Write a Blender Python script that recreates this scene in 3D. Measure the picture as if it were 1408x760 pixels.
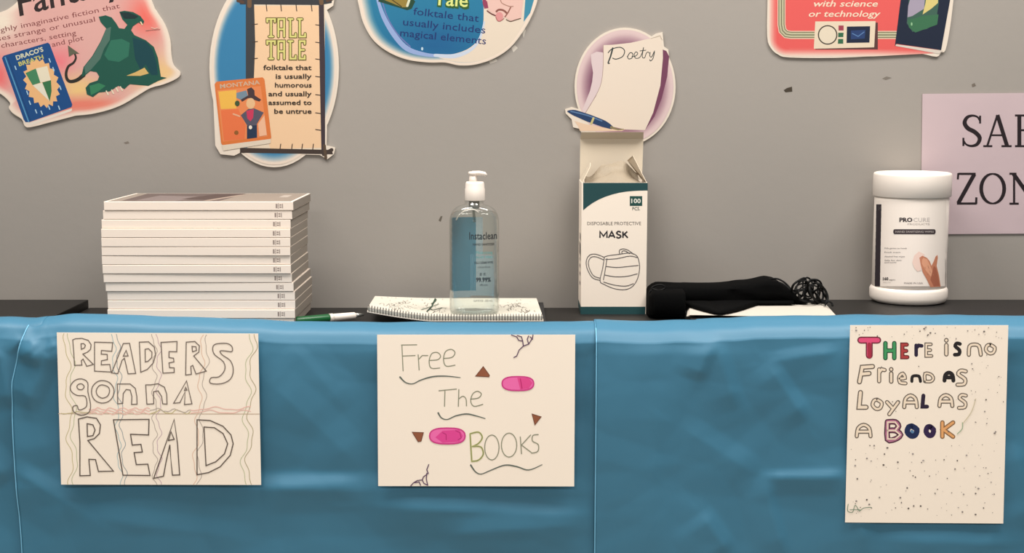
import bpy, bmesh, math, random
from mathutils import Vector, noise
from mathutils.geometry import tessellate_polygon

for o in list(bpy.data.objects):
    bpy.data.objects.remove(o)
scene = bpy.context.scene
COL = scene.collection
random.seed(7)

# ------------------------------------------------------------------ camera
F_PX = 1900.0
PITCH = math.atan(247 / F_PX)
CAM = Vector((0.0, -1.90, 1.322))
cam_d = bpy.data.cameras.new('camera')
cam_d.sensor_fit = 'HORIZONTAL'
cam_d.sensor_width = 36.0
cam_d.lens = F_PX / 1408 * 36.0
cam_d.clip_start = 0.05
cam = bpy.data.objects.new('camera', cam_d)
COL.objects.link(cam)
cam.location = CAM
cam.rotation_euler = (math.pi / 2 - PITCH, 0, 0)
scene.camera = cam

# ------------------------------------------------------------------ world, lights, exposure
scene.view_settings.view_transform = 'Standard'
scene.view_settings.look = 'None'
scene.view_settings.gamma = 1
scene.view_settings.use_curve_mapping = False
scene.view_settings.exposure = -0.27
w = bpy.data.worlds.new('world')
scene.world = w
w.use_nodes = True
w.node_tree.nodes['Background'].inputs[0].default_value = (1.0, 0.98, 0.96, 1)
w.node_tree.nodes['Background'].inputs[1].default_value = 0.17


def area(name, loc, size_x, size_y, power, col=(1, .965, .93), target=None):
    d = bpy.data.lights.new(name, 'AREA')
    d.shape = 'RECTANGLE'
    d.size = size_x
    d.size_y = size_y
    d.energy = power
    d.color = col
    o = bpy.data.objects.new(name, d)
    COL.objects.link(o)
    o.location = loc
    if target is not None:
        o.rotation_euler = (Vector(target) - Vector(loc)).to_track_quat('-Z', 'Y').to_euler()
    return o


area('ceiling_lamp', (-0.8, -0.42, 2.75), 1.2, 0.6, 55)
area('ceiling_lamp', (0.9, -0.42, 2.75), 1.2, 0.6, 55)
area('ceiling_lamp', (-0.9, -3.0, 2.75), 1.2, 0.6, 52)
area('ceiling_lamp', (0.9, -3.0, 2.75), 1.2, 0.6, 52)


# ------------------------------------------------------------------ picture-to-plane helpers
def ray(px, py):
    a = (px - 704) / F_PX
    b = (380 - py) / F_PX
    return Vector((a, math.cos(PITCH) + b * math.sin(PITCH), -math.sin(PITCH) + b * math.cos(PITCH)))


def PY(px, py, y):
    d = ray(px, py)
    return CAM + d * ((y - CAM.y) / d.y)


def PZ(px, py, z):
    d = ray(px, py)
    return CAM + d * ((z - CAM.z) / d.z)


WALL_Y = 0.34
Z_MID = 1.322 - 0.335     # top of the middle bookcase
Z_SIDE = 1.0              # top of the left and right bookcases


# ------------------------------------------------------------------ materials
def lin(c):
    r = []
    for v in c[:3]:
        v = v / 255.0
        r.append(v / 12.92 if v <= 0.04045 else ((v + 0.055) / 1.055) ** 2.4)
    return (r[0], r[1], r[2], 1.0)


def mat(name, col, rough=0.6, spec=0.5, bump=None, var=None, metal=0.0):
    m = bpy.data.materials.new(name)
    m.use_nodes = True
    nt = m.node_tree
    b = nt.nodes['Principled BSDF']
    b.inputs['Base Color'].default_value = lin(col)
    b.inputs['Roughness'].default_value = rough
    b.inputs['Specular IOR Level'].default_value = spec
    b.inputs['Metallic'].default_value = metal
    tc = nt.nodes.new('ShaderNodeTexCoord')
    if var:
        n = nt.nodes.new('ShaderNodeTexNoise')
        n.inputs['Scale'].default_value = var[0]
        n.inputs['Detail'].default_value = 4
        nt.links.new(tc.outputs['Object'], n.inputs['Vector'])
        mx = nt.nodes.new('ShaderNodeMix')
        mx.data_type = 'RGBA'
        nt.links.new(n.outputs['Fac'], mx.inputs['Factor'])
        c = lin(col)
        mx.inputs[6].default_value = tuple(v * (1 - var[1]) for v in c[:3]) + (1,)
        mx.inputs[7].default_value = tuple(min(1, v * (1 + var[1])) for v in c[:3]) + (1,)
        nt.links.new(mx.outputs[2], b.inputs['Base Color'])
    if bump:
        n2 = nt.nodes.new('ShaderNodeTexNoise')
        n2.inputs['Scale'].default_value = bump[0]
        n2.inputs['Detail'].default_value = 5
        nt.links.new(tc.outputs['Object'], n2.inputs['Vector'])
        bp = nt.nodes.new('ShaderNodeBump')
        bp.inputs['Strength'].default_value = bump[1]
        bp.inputs['Distance'].default_value = bump[2]
        nt.links.new(n2.outputs['Fac'], bp.inputs['Height'])
        nt.links.new(bp.outputs['Normal'], b.inputs['Normal'])
    return m


def thin_clear(name, tint, gloss=0.12):
    m = bpy.data.materials.new(name)
    m.use_nodes = True
    nt = m.node_tree
    nt.nodes.clear()
    out = nt.nodes.new('ShaderNodeOutputMaterial')
    tr = nt.nodes.new('ShaderNodeBsdfTransparent')
    tr.inputs[0].default_value = tint
    gl = nt.nodes.new('ShaderNodeBsdfGlossy')
    gl.inputs['Roughness'].default_value = 0.08
    lw = nt.nodes.new('ShaderNodeLayerWeight')
    lw.inputs[0].default_value = 0.25
    mul = nt.nodes.new('ShaderNodeMath')
    mul.operation = 'MULTIPLY_ADD'
    mul.inputs[1].default_value = 0.55
    mul.inputs[2].default_value = gloss * 0.3
    nt.links.new(lw.outputs['Facing'], mul.inputs[0])
    mix = nt.nodes.new('ShaderNodeMixShader')
    nt.links.new(mul.outputs[0], mix.inputs[0])
    nt.links.new(tr.outputs[0], mix.inputs[1])
    nt.links.new(gl.outputs[0], mix.inputs[2])
    nt.links.new(mix.outputs[0], out.inputs[0])
    return m


M = {}
M['wall'] = mat('painted_wall', (148, 142, 135), 0.62, 0.3, bump=(90, 0.12, 0.0015), var=(2.2, 0.05))
M['ceiling'] = mat('white_ceiling', (225, 222, 214), 0.9)
M['floor'] = mat('vinyl_floor', (175, 166, 152), 0.5, var=(8, 0.1))
M['black_top'] = mat('black_laminate', (27, 25, 23), 0.5, 0.3, var=(30, 0.12))
M['black_side'] = mat('black_board', (30, 29, 29), 0.6)
M['blue'] = mat('blue_craft_paper', (55, 113, 141), 0.52, 0.5, bump=(14, 0.12, 0.004), var=(3, 0.03))
M['blue_edge_light'] = mat('edge_light_blue', (112, 178, 212), 0.6)  # lighter blue, paints the light caught along a sheet edge
M['card'] = mat('cream_card', (236, 222, 205), 0.6)
M['sign_card'] = mat('sign_card', (208, 196, 181), 0.6)
M['paper'] = mat('drawing_paper', (248, 236, 221), 0.85, 0.2, var=(6, 0.015))
M['lilac'] = mat('lilac_paper', (184, 165, 168), 0.7, 0.3, var=(9, 0.05), bump=(12, 0.25, 0.004))
M['book_white'] = mat('book_cover_white', (237, 222, 208), 0.45, 0.4)
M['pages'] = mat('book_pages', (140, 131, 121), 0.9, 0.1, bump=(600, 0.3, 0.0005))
M['plastic_white'] = mat('white_plastic', (232, 221, 210), 0.38, 0.5)
M['cardboard'] = mat('white_cardboard', (236, 222, 206), 0.6, 0.3)
M['cardboard_in'] = mat('inner_cardboard', (206, 192, 171), 0.8, 0.2)
M['liner'] = mat('crumpled_liner', (150, 137, 118), 0.5, 0.5, bump=(60, 0.5, 0.003))
M['black_fabric'] = mat('black_fabric', (5, 5, 5), 0.95, 0.06, bump=(300, 0.3, 0.001))
M['cord'] = mat('black_cord', (9, 9, 9), 0.6, 0.2)
M['green_plastic'] = mat('green_plastic', (22, 92, 48), 0.35, 0.5)
M['tip'] = mat('grey_metal_tip', (150, 150, 145), 0.3, 0.5, metal=0.7)
M['wire'] = mat('highlight_white', (222, 214, 204), 0.4)  # white of the highlight arc in the bottle
M['spiral'] = mat('spiral_wire', (92, 86, 82), 0.4)
M['sheet_white'] = mat('sheet_paper', (190, 182, 170), 0.85, 0.2)
M['pad_black'] = mat('black_cover', (22, 22, 24), 0.5)
M['pad_white'] = mat('pad_paper', (200, 194, 180), 0.85, 0.2, var=(60, 0.06))
M['clear'] = thin_clear('clear_bottle', (0.97, 0.98, 0.97, 1))
M['gel'] = thin_clear('clear_gel', (0.96, 0.985, 0.98, 1), 0.03)
M['tube'] = thin_clear('dip_tube', (0.7, 0.72, 0.7, 1), 0.2)


def print_mat():
    m = bpy.data.materials.new('printed_ink')
    m.use_nodes = True
    nt = m.node_tree
    b = nt.nodes['Principled BSDF']
    at = nt.nodes.new('ShaderNodeAttribute')
    at.attribute_name = 'Col'
    nt.links.new(at.outputs['Color'], b.inputs['Base Color'])
    b.inputs['Roughness'].default_value = 0.6
    b.inputs['Specular IOR Level'].default_value = 0.3
    return m


M['ink'] = print_mat()


def film_mat(name, col, alpha):
    """coloured see-through film (the tinted label)"""
    m = bpy.data.materials.new(name)
    m.use_nodes = True
    b = m.node_tree.nodes['Principled BSDF']
    b.inputs['Base Color'].default_value = lin(col)
    b.inputs['Alpha'].default_value = alpha
    b.inputs['Roughness'].default_value = 0.4
    return m


M['film'] = film_mat('blue_label_film', (62, 124, 146), 0.78)
M['film_pale'] = film_mat('pale_blue_film', (165, 205, 220), 0.35)


# ------------------------------------------------------------------ object helpers
def tag(o, label=None, cat=None, group=None, kind=None):
    if label:
        o['label'] = label
    if cat:
        o['category'] = cat
    if group:
        o['group'] = group
    if kind:
        o['kind'] = kind
    return o


def thing(name, loc, label, cat, group=None):
    o = bpy.data.objects.new(name, None)
    o.empty_display_size = 0.02
    o.location = loc
    COL.objects.link(o)
    return tag(o, label, cat, group)


def attach(o, parent):
    o.parent = parent
    # world coordinates were used for the vertices: shift them into the parent's frame
    v = Vector((0, 0, 0))
    p = parent
    while p is not None:
        v += p.location
        p = p.parent
    for vv in o.data.vertices:
        vv.co -= v


def obj(name, verts, faces, material, parent=None, smooth=False):
    me = bpy.data.meshes.new(name)
    me.from_pydata([tuple(v) for v in verts], [], faces)
    me.update()
    o = bpy.data.objects.new(name, me)
    COL.objects.link(o)
    if material is not None:
        me.materials.append(material)
    if smooth:
        for p in me.polygons:
            p.use_smooth = True
    if parent is not None:
        attach(o, parent)
    return o


class MB:
    def __init__(s):
        s.v = []
        s.f = []

    def add(s, vs, fs):
        n = len(s.v)
        s.v += [Vector(v) for v in vs]
        s.f += [tuple(i + n for i in f) for f in fs]

    def box(s, a, b, bev=0.0):
        x0, y0, z0 = a
        x1, y1, z1 = b
        bm = bmesh.new()
        bmesh.ops.create_cube(bm, size=1)
        for v in bm.verts:
            v.co = Vector(((x0 + x1) / 2 + v.co.x * (x1 - x0), (y0 + y1) / 2 + v.co.y * (y1 - y0),
                           (z0 + z1) / 2 + v.co.z * (z1 - z0)))
        if bev > 0:
            bmesh.ops.bevel(bm, geom=bm.edges[:], offset=bev, segments=2, affect='EDGES', profile=0.5)
        s.bm(bm)
        return s

    def bm(s, bm):
        bm.verts.index_update()
        s.add([v.co.copy() for v in bm.verts], [tuple(v.index for v in f.verts) for f in bm.faces])
        bm.free()

    def lathe(s, prof, c, n=48, ry=1.0, power=2.0):
        """prof: (r, z) list; optional oval (ry) cross-section"""
        vs, fs = [], []
        for r, z in prof:
            for k in range(n):
                t = 2 * math.pi * k / n
                ct, st = math.cos(t), math.sin(t)
                if power != 2.0:
                    ct = math.copysign(abs(ct) ** (2 / power), ct)
                    st = math.copysign(abs(st) ** (2 / power), st)
                yr = r * ry if not isinstance(ry, (list, tuple)) else r
                vs.append((c[0] + r * ct, c[1] + yr * st, c[2] + z))
        for i in range(len(prof) - 1):
            for k in range(n):
                k2 = (k + 1) % n
                fs.append((i * n + k, i * n + k2, (i + 1) * n + k2, (i + 1) * n + k))
        fs.append(tuple(range(n - 1, -1, -1)))
        fs.append(tuple((len(prof) - 1) * n + k for k in range(n)))
        s.add(vs, fs)
        return s

    def tube(s, pts, r, n=8, closed=False):
        pts = [Vector(p) for p in pts]
        m = len(pts)
        rings = []
        up = Vector((0, 0, 1))
        prev = None
        for i, p in enumerate(pts):
            if closed:
                t = pts[(i + 1) % m] - pts[i - 1]
            else:
                t = pts[min(i + 1, m - 1)] - pts[max(i - 1, 0)]
            if t.length < 1e-9:
                t = Vector((1, 0, 0))
            t.normalize()
            if prev is None:
                a = t.cross(up)
                if a.length < 1e-3:
                    a = t.cross(Vector((1, 0, 0)))
            else:
                a = prev - t * prev.dot(t)
            a.normalize()
            prev = a
            b = t.cross(a)
            rr = r[i] if isinstance(r, (list, tuple)) else r
            rings.append([p + (a * math.cos(2 * math.pi * k / n) + b * math.sin(2 * math.pi * k / n)) * rr
                          for k in range(n)])
        vs = [v for ring in rings for v in ring]
        fs = []
        for i in range(m if closed else m - 1):
            j = (i + 1) % m
            for k in range(n):
                k2 = (k + 1) % n
                fs.append((i * n + k, i * n + k2, j * n + k2, j * n + k))
        if not closed:
            fs.append(tuple(range(n - 1, -1, -1)))
            fs.append(tuple((m - 1) * n + k for k in range(n)))
        s.add(vs, fs)
        return s

    def build(s, name, material, parent=None, smooth=False):
        return obj(name, s.v, s.f, material, parent, smooth)


def smooth_pts(pts, n=5, closed=False):
    out = []
    m = len(pts)
    rng = range(m) if closed else range(m - 1)
    for i in rng:
        p0 = pts[(i - 1) % m] if closed or i > 0 else pts[0]
        p1 = pts[i]
        p2 = pts[(i + 1) % m]
        p3 = pts[(i + 2) % m] if closed or i + 2 < m else pts[-1]
        for k in range(n):
            t = k / n
            out.append(tuple(0.5 * ((2 * b) + (-a + c) * t + (2 * a - 5 * b + 4 * c - d) * t * t +
                                    (-a + 3 * b - 3 * c + d) * t ** 3) for a, b, c, d in zip(p0, p1, p2, p3)))
    if not closed:
        out.append(tuple(pts[-1]))
    return out


# ------------------------------------------------------------------ flat print on real surfaces
_tcache = {}


def glyphs(s, off=0.0, shear=0.0):
    key = (s, off, shear)
    if key in _tcache:
        return _tcache[key]
    cu = bpy.data.curves.new('t', 'FONT')
    cu.body = s
    cu.size = 1.0
    cu.offset = off
    cu.shear = shear
    cu.resolution_u = 2
    cu.fill_mode = 'FRONT'
    o = bpy.data.objects.new('t', cu)
    COL.objects.link(o)
    dg = bpy.context.evaluated_depsgraph_get()
    me = bpy.data.meshes.new_from_object(o.evaluated_get(dg))
    vs = [(v.co.x, v.co.y) for v in me.vertices]
    fs = [tuple(p.vertices) for p in me.polygons]
    bpy.data.objects.remove(o)
    bpy.data.curves.remove(cu)
    bpy.data.meshes.remove(me)
    _tcache[key] = (vs, fs)
    return vs, fs


class Print:
    """collects flat coloured shapes given on the picture grid, laid on a surface by 'fn(px, py, lift)'"""

    def __init__(s, fn, base=0.0001, zoom=None, tone=1.0):
        s.tone = tone
        s.strip = 0
        s.fn = fn
        s.lift = base
        s.zoom = zoom
        s.reset()

    def reset(s):
        s.v, s.f, s.c = [], [], []

    def z(s, ox, oy, sc):
        s.zoom = (ox, oy, sc)
        return s

    def up(s, d=0.000015):
        s.lift += d
        return s

    def pt(s, x, y):
        if s.zoom:
            ox, oy, sc = s.zoom
            x, y = ox + x / sc, oy + y / sc
        return s.fn(x, y, s.lift)

    def raw(s, pts, faces, cols):
        n = len(s.v)
        s.v += [s.pt(*p) for p in pts]
        lc = cols if isinstance(cols, list) else [cols] * len(pts)
        s.c += [tuple(v * s.tone for v in lin(c)[:3]) + (1,) for c in lc]
        s.f += [tuple(i + n for i in f) for f in faces]

    def poly(s, pts, col):
        s.up()
        tris = tessellate_polygon([[Vector((p[0], p[1], 0)) for p in pts]])
        if s.strip:      # follow a curved surface: cut the shape into narrow upright strips
            bm = bmesh.new()
            vv = [bm.verts.new((p[0], p[1], 0)) for p in pts]
            for t in tris:
                try:
                    bm.faces.new([vv[i] for i in t])
                except ValueError:
                    pass
            x = min(p[0] for p in pts) + s.strip
            while x < max(p[0] for p in pts):
                bmesh.ops.bisect_plane(bm, geom=bm.verts[:] + bm.edges[:] + bm.faces[:], plane_co=(x, 0, 0), plane_no=(1, 0, 0))
                x += s.strip
            bm.verts.index_update()
            s.raw([(v.co.x, v.co.y) for v in bm.verts], [tuple(v.index for v in f.verts) for f in bm.faces], col)
            bm.free()
            return s
        s.raw(pts, [tuple(t) for t in tris], col)
        return s

    def quadgrid(s, x0, y0, x1, y1, col, nx=8, ny=1):
        s.up()
        pts = [(x0 + (x1 - x0) * i / nx, y0 + (y1 - y0) * j / ny) for j in range(ny + 1) for i in range(nx + 1)]
        fs = [(j * (nx + 1) + i, j * (nx + 1) + i + 1, (j + 1) * (nx + 1) + i + 1, (j + 1) * (nx + 1) + i)
              for j in range(ny) for i in range(nx)]
        s.raw(pts, fs, col)
        return s

    def rings(s, outline, centre, colfn, ks=(1, .97, .94, .9, .84, .75, .6, .45, .3, .15)):
        s.up()
        pts, cols, fs = [], [], []
        n = len(outline)
        for k in ks:
            for p in outline:
                q = (centre[0] + (p[0] - centre[0]) * k, centre[1] + (p[1] - centre[1]) * k)
                pts.append(q)
                cols.append(colfn(q[0], q[1], k))
        pts.append(centre)
        cols.append(colfn(centre[0], centre[1], 0))
        for j in range(len(ks) - 1):
            for i in range(n):
                i2 = (i + 1) % n
                fs.append((j * n + i, j * n + i2, (j + 1) * n + i2, (j + 1) * n + i))
        b = (len(ks) - 1) * n
        for i in range(n):
            fs.append((b + i, b + (i + 1) % n, len(pts) - 1))
        s.raw(pts, fs, cols)
        return s

    def line(s, pts, wd, col, smooth=0, closed=False, caps=True, up=True):
        s.up(0.000008 if up else 0.000004)
        if smooth:
            pts = smooth_pts(pts, smooth, closed)
        q = [tuple(pts[0])]
        for p in pts[1:]:
            if math.hypot(p[0] - q[-1][0], p[1] - q[-1][1]) > 1e-4:
                q.append(tuple(p))
        if closed and len(q) > 2 and math.hypot(q[0][0] - q[-1][0], q[0][1] - q[-1][1]) < 1e-3:
            q.pop()
        pts = q
        m = len(pts)
        if m < 2:
            pts.append((pts[0][0] + .01, pts[0][1]))
            m = 2
        ws = list(wd) if isinstance(wd, (list, tuple)) else [wd] * m
        if len(ws) != m:
            ws = [_interp(ws, i / (m - 1)) for i in range(m)]

        def nrm(i, j):
            dx, dy = pts[j][0] - pts[i][0], pts[j][1] - pts[i][1]
            L = math.hypot(dx, dy)
            return (-dy / L, dx / L)
        vs, fs = [], []
        for i in range(m):
            na = nrm(i - 1, i) if (i > 0 or closed) else nrm(0, 1)
            nb = nrm(i, (i + 1) % m) if (i < m - 1 or closed) else nrm(m - 2, m - 1)
            sx, sy = na[0] + nb[0], na[1] + nb[1]
            L = math.hypot(sx, sy)
            if L < 0.35:
                sx, sy, L = nb[0], nb[1], 1.0
            sx, sy = sx / L, sy / L
            c_ = max(0.5, sx * nb[0] + sy * nb[1])
            h = ws[i] / 2 / c_
            vs += [(pts[i][0] + sx * h, pts[i][1] + sy * h), (pts[i][0] - sx * h, pts[i][1] - sy * h)]
        for i in (range(m) if closed else range(m - 1)):
            j = (i + 1) % m
            fs.append((2 * i, 2 * i + 1, 2 * j + 1, 2 * j))
        if caps and not closed:
            for i, (n_, sg) in ((0, (nrm(0, 1), -1)), (m - 1, (nrm(m - 2, m - 1), 1))):
                n = len(vs)
                r = ws[i] / 2
                tx, ty = n_[1] * sg, -n_[0] * sg
                for k in range(7):
                    an = math.pi * k / 6
                    vs.append((pts[i][0] + r * (n_[0] * math.cos(an) + tx * math.sin(an)),
                               pts[i][1] + r * (n_[1] * math.cos(an) + ty * math.sin(an))))
                fs.append(tuple(n + k for k in range(7)))
        s.raw(vs, fs, col)
        return s

    def ell(s, cx, cy, rx, ry, col, n=24):
        return s.poly([(cx + rx * math.cos(2 * math.pi * k / n), cy + ry * math.sin(2 * math.pi * k / n))
                       for k in range(n)], col)

    def text(s, body, p0, p1, cap, col, off=0.0, shear=0.0, pad=0.0):
        """p0, p1: ends of the baseline; cap: capital height"""
        vs, fs = glyphs(body, off, shear)
        if not vs:
            return s
        s.up(0.000008)
        xa = min(v[0] for v in vs)
        xb = max(v[0] for v in vs)
        L = math.hypot(p1[0] - p0[0], p1[1] - p0[1])
        ux, uy = (p1[0] - p0[0]) / L, (p1[1] - p0[1]) / L
        sx = (L + 2 * pad) / (xb - xa)
        sy = cap / 0.70
        pts = []
        for x, y in vs:
            a = (x - xa) * sx - pad
            b = y * sy
            pts.append((p0[0] + ux * a + uy * b, p0[1] + uy * a - ux * b))
        s.raw(pts, fs, col)
        return s

    def build(s, name, parent, label=None):
        me = bpy.data.meshes.new(name)
        me.from_pydata([tuple(v) for v in s.v], [], s.f)
        me.update()
        ca = me.color_attributes.new('Col', 'FLOAT_COLOR', 'POINT')
        flat = []
        for c in s.c:
            flat += list(c)
        ca.data.foreach_set('color', flat)
        me.materials.append(M['ink'])
        o = bpy.data.objects.new(name, me)
        COL.objects.link(o)
        attach(o, parent)
        if label:
            o['label'] = label
        s.reset()
        return o


def _interp(ws, t):
    x = t * (len(ws) - 1)
    i = min(int(x), len(ws) - 2)
    return ws[i] + (ws[i + 1] - ws[i]) * (x - i)


def plane_fn(y):
    return lambda px, py, lift: PY(px, py, y - lift)


def card(name, outline, y_front, y_back, material, parent, fn=None):
    """a flat piece of card with real thickness"""
    tris = tessellate_polygon([[Vector((p[0], p[1], 0)) for p in outline]])
    front = [PY(p[0], p[1], y_front) for p in outline]
    back = [Vector((v.x, y_back, v.z)) for v in front]
    n = len(front)
    fs = [tuple(t) for t in tris] + [tuple(i + n for i in reversed(t)) for t in tris]
    fs += [(i, (i + 1) % n, (i + 1) % n + n, i + n) for i in range(n)]
    return obj(name, front + back, fs, material, parent)


# ------------------------------------------------------------------ setting
wall = MB().box((-3.2, WALL_Y, 0), (3.2, WALL_Y + 0.1, 2.8)).build('wall_back', M['wall'])
tag(wall, kind='structure')
tag(MB().box((-3.2, -4.5, -0.1), (3.2, WALL_Y + 0.1, 0)).build('floor', M['floor']), kind='structure')
tag(MB().box((-3.2, -4.5, 2.8), (3.2, WALL_Y + 0.1, 2.9)).build('ceiling', M['ceiling']), kind='structure')
tag(MB().box((-3.2, WALL_Y - 0.012, 0), (3.2, WALL_Y, 0.1), 0.003).build('baseboard_back', M['black_side']),
    kind='structure')
wp = Print(plane_fn(WALL_Y), 0.0001, tone=0.75)
for pts, col in [([(1077.5, 124), (1082, 121), (1089, 119), (1089.5, 126), (1080, 127)], (70, 60, 48)),
                 ([(603, 303), (606, 297), (608.5, 297), (606, 305)], (105, 97, 86)),
                 ([(164, 109), (170, 107), (176, 110), (170, 112)], (126, 116, 106)),
                 ([(170, 196), (176, 194), (178, 197), (173, 198)], (132, 122, 112)),
                 ([(1213, 108), (1219, 105), (1226, 107), (1218, 110)], (130, 122, 112)),
                 ([(1336, 116), (1340, 114), (1342, 118), (1337, 120)], (120, 110, 100)),
                 ([(703, 66), (708, 62), (712, 66), (706, 72)], (212, 204, 192)),
                 ([(718, 44), (721, 38), (723, 42), (720, 52)], (216, 208, 196)),
                 ([(672, 84), (682, 81), (684, 84), (674, 88)], (212, 204, 192))]:
    wp.poly(pts, col)
    wp.build('paint_chip', wall)


# ------------------------------------------------------------------ bookcases (three units side by side)
def bookcase(x0, x1, ztop, yb, label):
    t = thing('bookcase', ((x0 + x1) / 2, 0.1, 0), label, 'bookcase')
    y0 = 0.002
    MB().box((x0, y0, ztop - 0.022), (x1, yb, ztop), 0.0012).build('top_board', M['black_top'], t)
    for xa in (x0, x1 - 0.02):
        MB().box((xa, y0 + 0.004, 0.0), (xa + 0.02, yb, ztop - 0.022)).build('side_panel', M['black_side'], t)
    for k in range(3):
        z = 0.06 + k * 0.3
        MB().box((x0 + 0.02, y0 + 0.006, z), (x1 - 0.02, yb, z + 0.02)).build('shelf', M['black_side'], t)
    MB().box((x0 + 0.02, yb - 0.006, 0.08), (x1 - 0.02, yb, ztop - 0.022)).build('back_panel', M['black_side'], t)
    return t


xl = PZ(120, 412.5, Z_SIDE).x
xr = 0.262
YB = 2.19 - 1.9
bookcase(-1.7, xl, Z_SIDE, YB, 'black bookcase top at the far left, beside the stack of books')
bookcase(xl + 0.001, xr - 0.001, Z_MID, YB, 'slightly lower black bookcase in the middle, under the books and mask box')
bookcase(xr, 1.7, Z_SIDE, YB, 'black bookcase on the right, under the white wipes canister')


# ------------------------------------------------------------------ blue craft paper
def lerp_table(tab, x):
    if x <= tab[0][0]:
        return tab[0][1]
    for (a, b), (c, d) in zip(tab, tab[1:]):
        if x <= c:
            t = (x - a) / (c - a)
            t = t * t * (3 - 2 * t)
            return b + (d - b) * t
    return tab[-1][1]


TOP = [(-200, 436), (0, 437), (30, 438), (60, 435), (100, 431.5), (143, 432.5), (250, 436), (330, 439), (405, 442.5),
       (500, 443.5), (700, 444), (760, 443), (816, 442)]
TOPB = [(816, 440), (850, 441), (900, 442), (950, 440), (1000, 438.5), (1040, 436), (1100, 435), (1200, 433.5),
        (1300, 434), (1408, 435), (1700, 436)]
LIP_Y = 0.028


def px_of(x):
    return 704 + x * 985.0


def seg_d(x, z, a, b):
    ax, az = a
    bx, bz = b
    dx, dz = bx - ax, bz - az
    L2 = dx * dx + dz * dz
    t = max(0, min(1, ((x - ax) * dx + (z - az) * dz) / L2))
    qx, qz = ax + t * dx, az + t * dz
    side = (x - ax) * dz - (z - az) * dx
    return math.hypot(x - qx, z - qz), t, side


def crease_set(raw):
    out = []
    for (x0, y0, x1, y1, amp, wid) in raw:
        a = PY(x0, y0, 0)
        b = PY(x1, y1, 0)
        out.append(((a.x, a.z), (b.x, b.z), amp, wid))
    return out


CR_MID = crease_set([
    (60, 664, 820, 672, 0.0035, 0.020), (360, 665, 500, 660, 0.003, 0.012), (500, 690, 818, 705, 0.004, 0.018),
    (20, 640, 120, 700, 0.003, 0.016), (30, 452, 58, 475, 0.005, 0.008), (58, 452, 52, 500, 0.004, 0.010),
    (78, 470, 40, 560, 0.004, 0.016), (66, 448, 82, 478, 0.004, 0.006), (400, 470, 480, 560, 0.0018, 0.03),
    (370, 520, 500, 640, 0.002, 0.03), (90, 700, 360, 740, 0.002, 0.02), (600, 730, 800, 715, 0.003, 0.02),
    (805, 480, 800, 600, -0.002, 0.012), (30, 500, 70, 640, 0.002, 0.03)])
CR_R = crease_set([
    (895, 450, 975, 452, 0.0035, 0.006), (975, 450, 1010, 560, 0.0028, 0.014), (978, 455, 955, 520, 0.003, 0.012),
    (1050, 495, 1105, 575, 0.003, 0.014), (1050, 495, 1150, 478, 0.002, 0.012), (1045, 652, 1160, 648, 0.003, 0.008),
    (1045, 652, 1075, 760, 0.0025, 0.012), (905, 520, 890, 760, 0.0022, 0.03), (930, 580, 1040, 650, 0.002, 0.02),
    (960, 700, 1000, 755, 0.003, 0.016), (1150, 610, 1190, 760, 0.003, 0.02), (1385, 600, 1420, 720, 0.003, 0.02),
    (1190, 735, 1400, 742, 0.003, 0.018), (1150, 470, 1420, 464, 0.002, 0.01)])
CR_L = crease_set([
    (10, 450, 35, 470, 0.006, 0.008), (0, 470, 20, 560, 0.004, 0.015), (-30, 600, 15, 660, 0.003, 0.02),
    (2, 450, -60, 560, 0.003, 0.02)])


def facet_noise(x, z, seed, scale):
    """piecewise-linear creased relief, from distances to cell centres"""
    d, _ = noise.voronoi(Vector((x * scale + seed, z * scale * 1.3, seed)))
    return d[1] - d[0]


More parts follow.
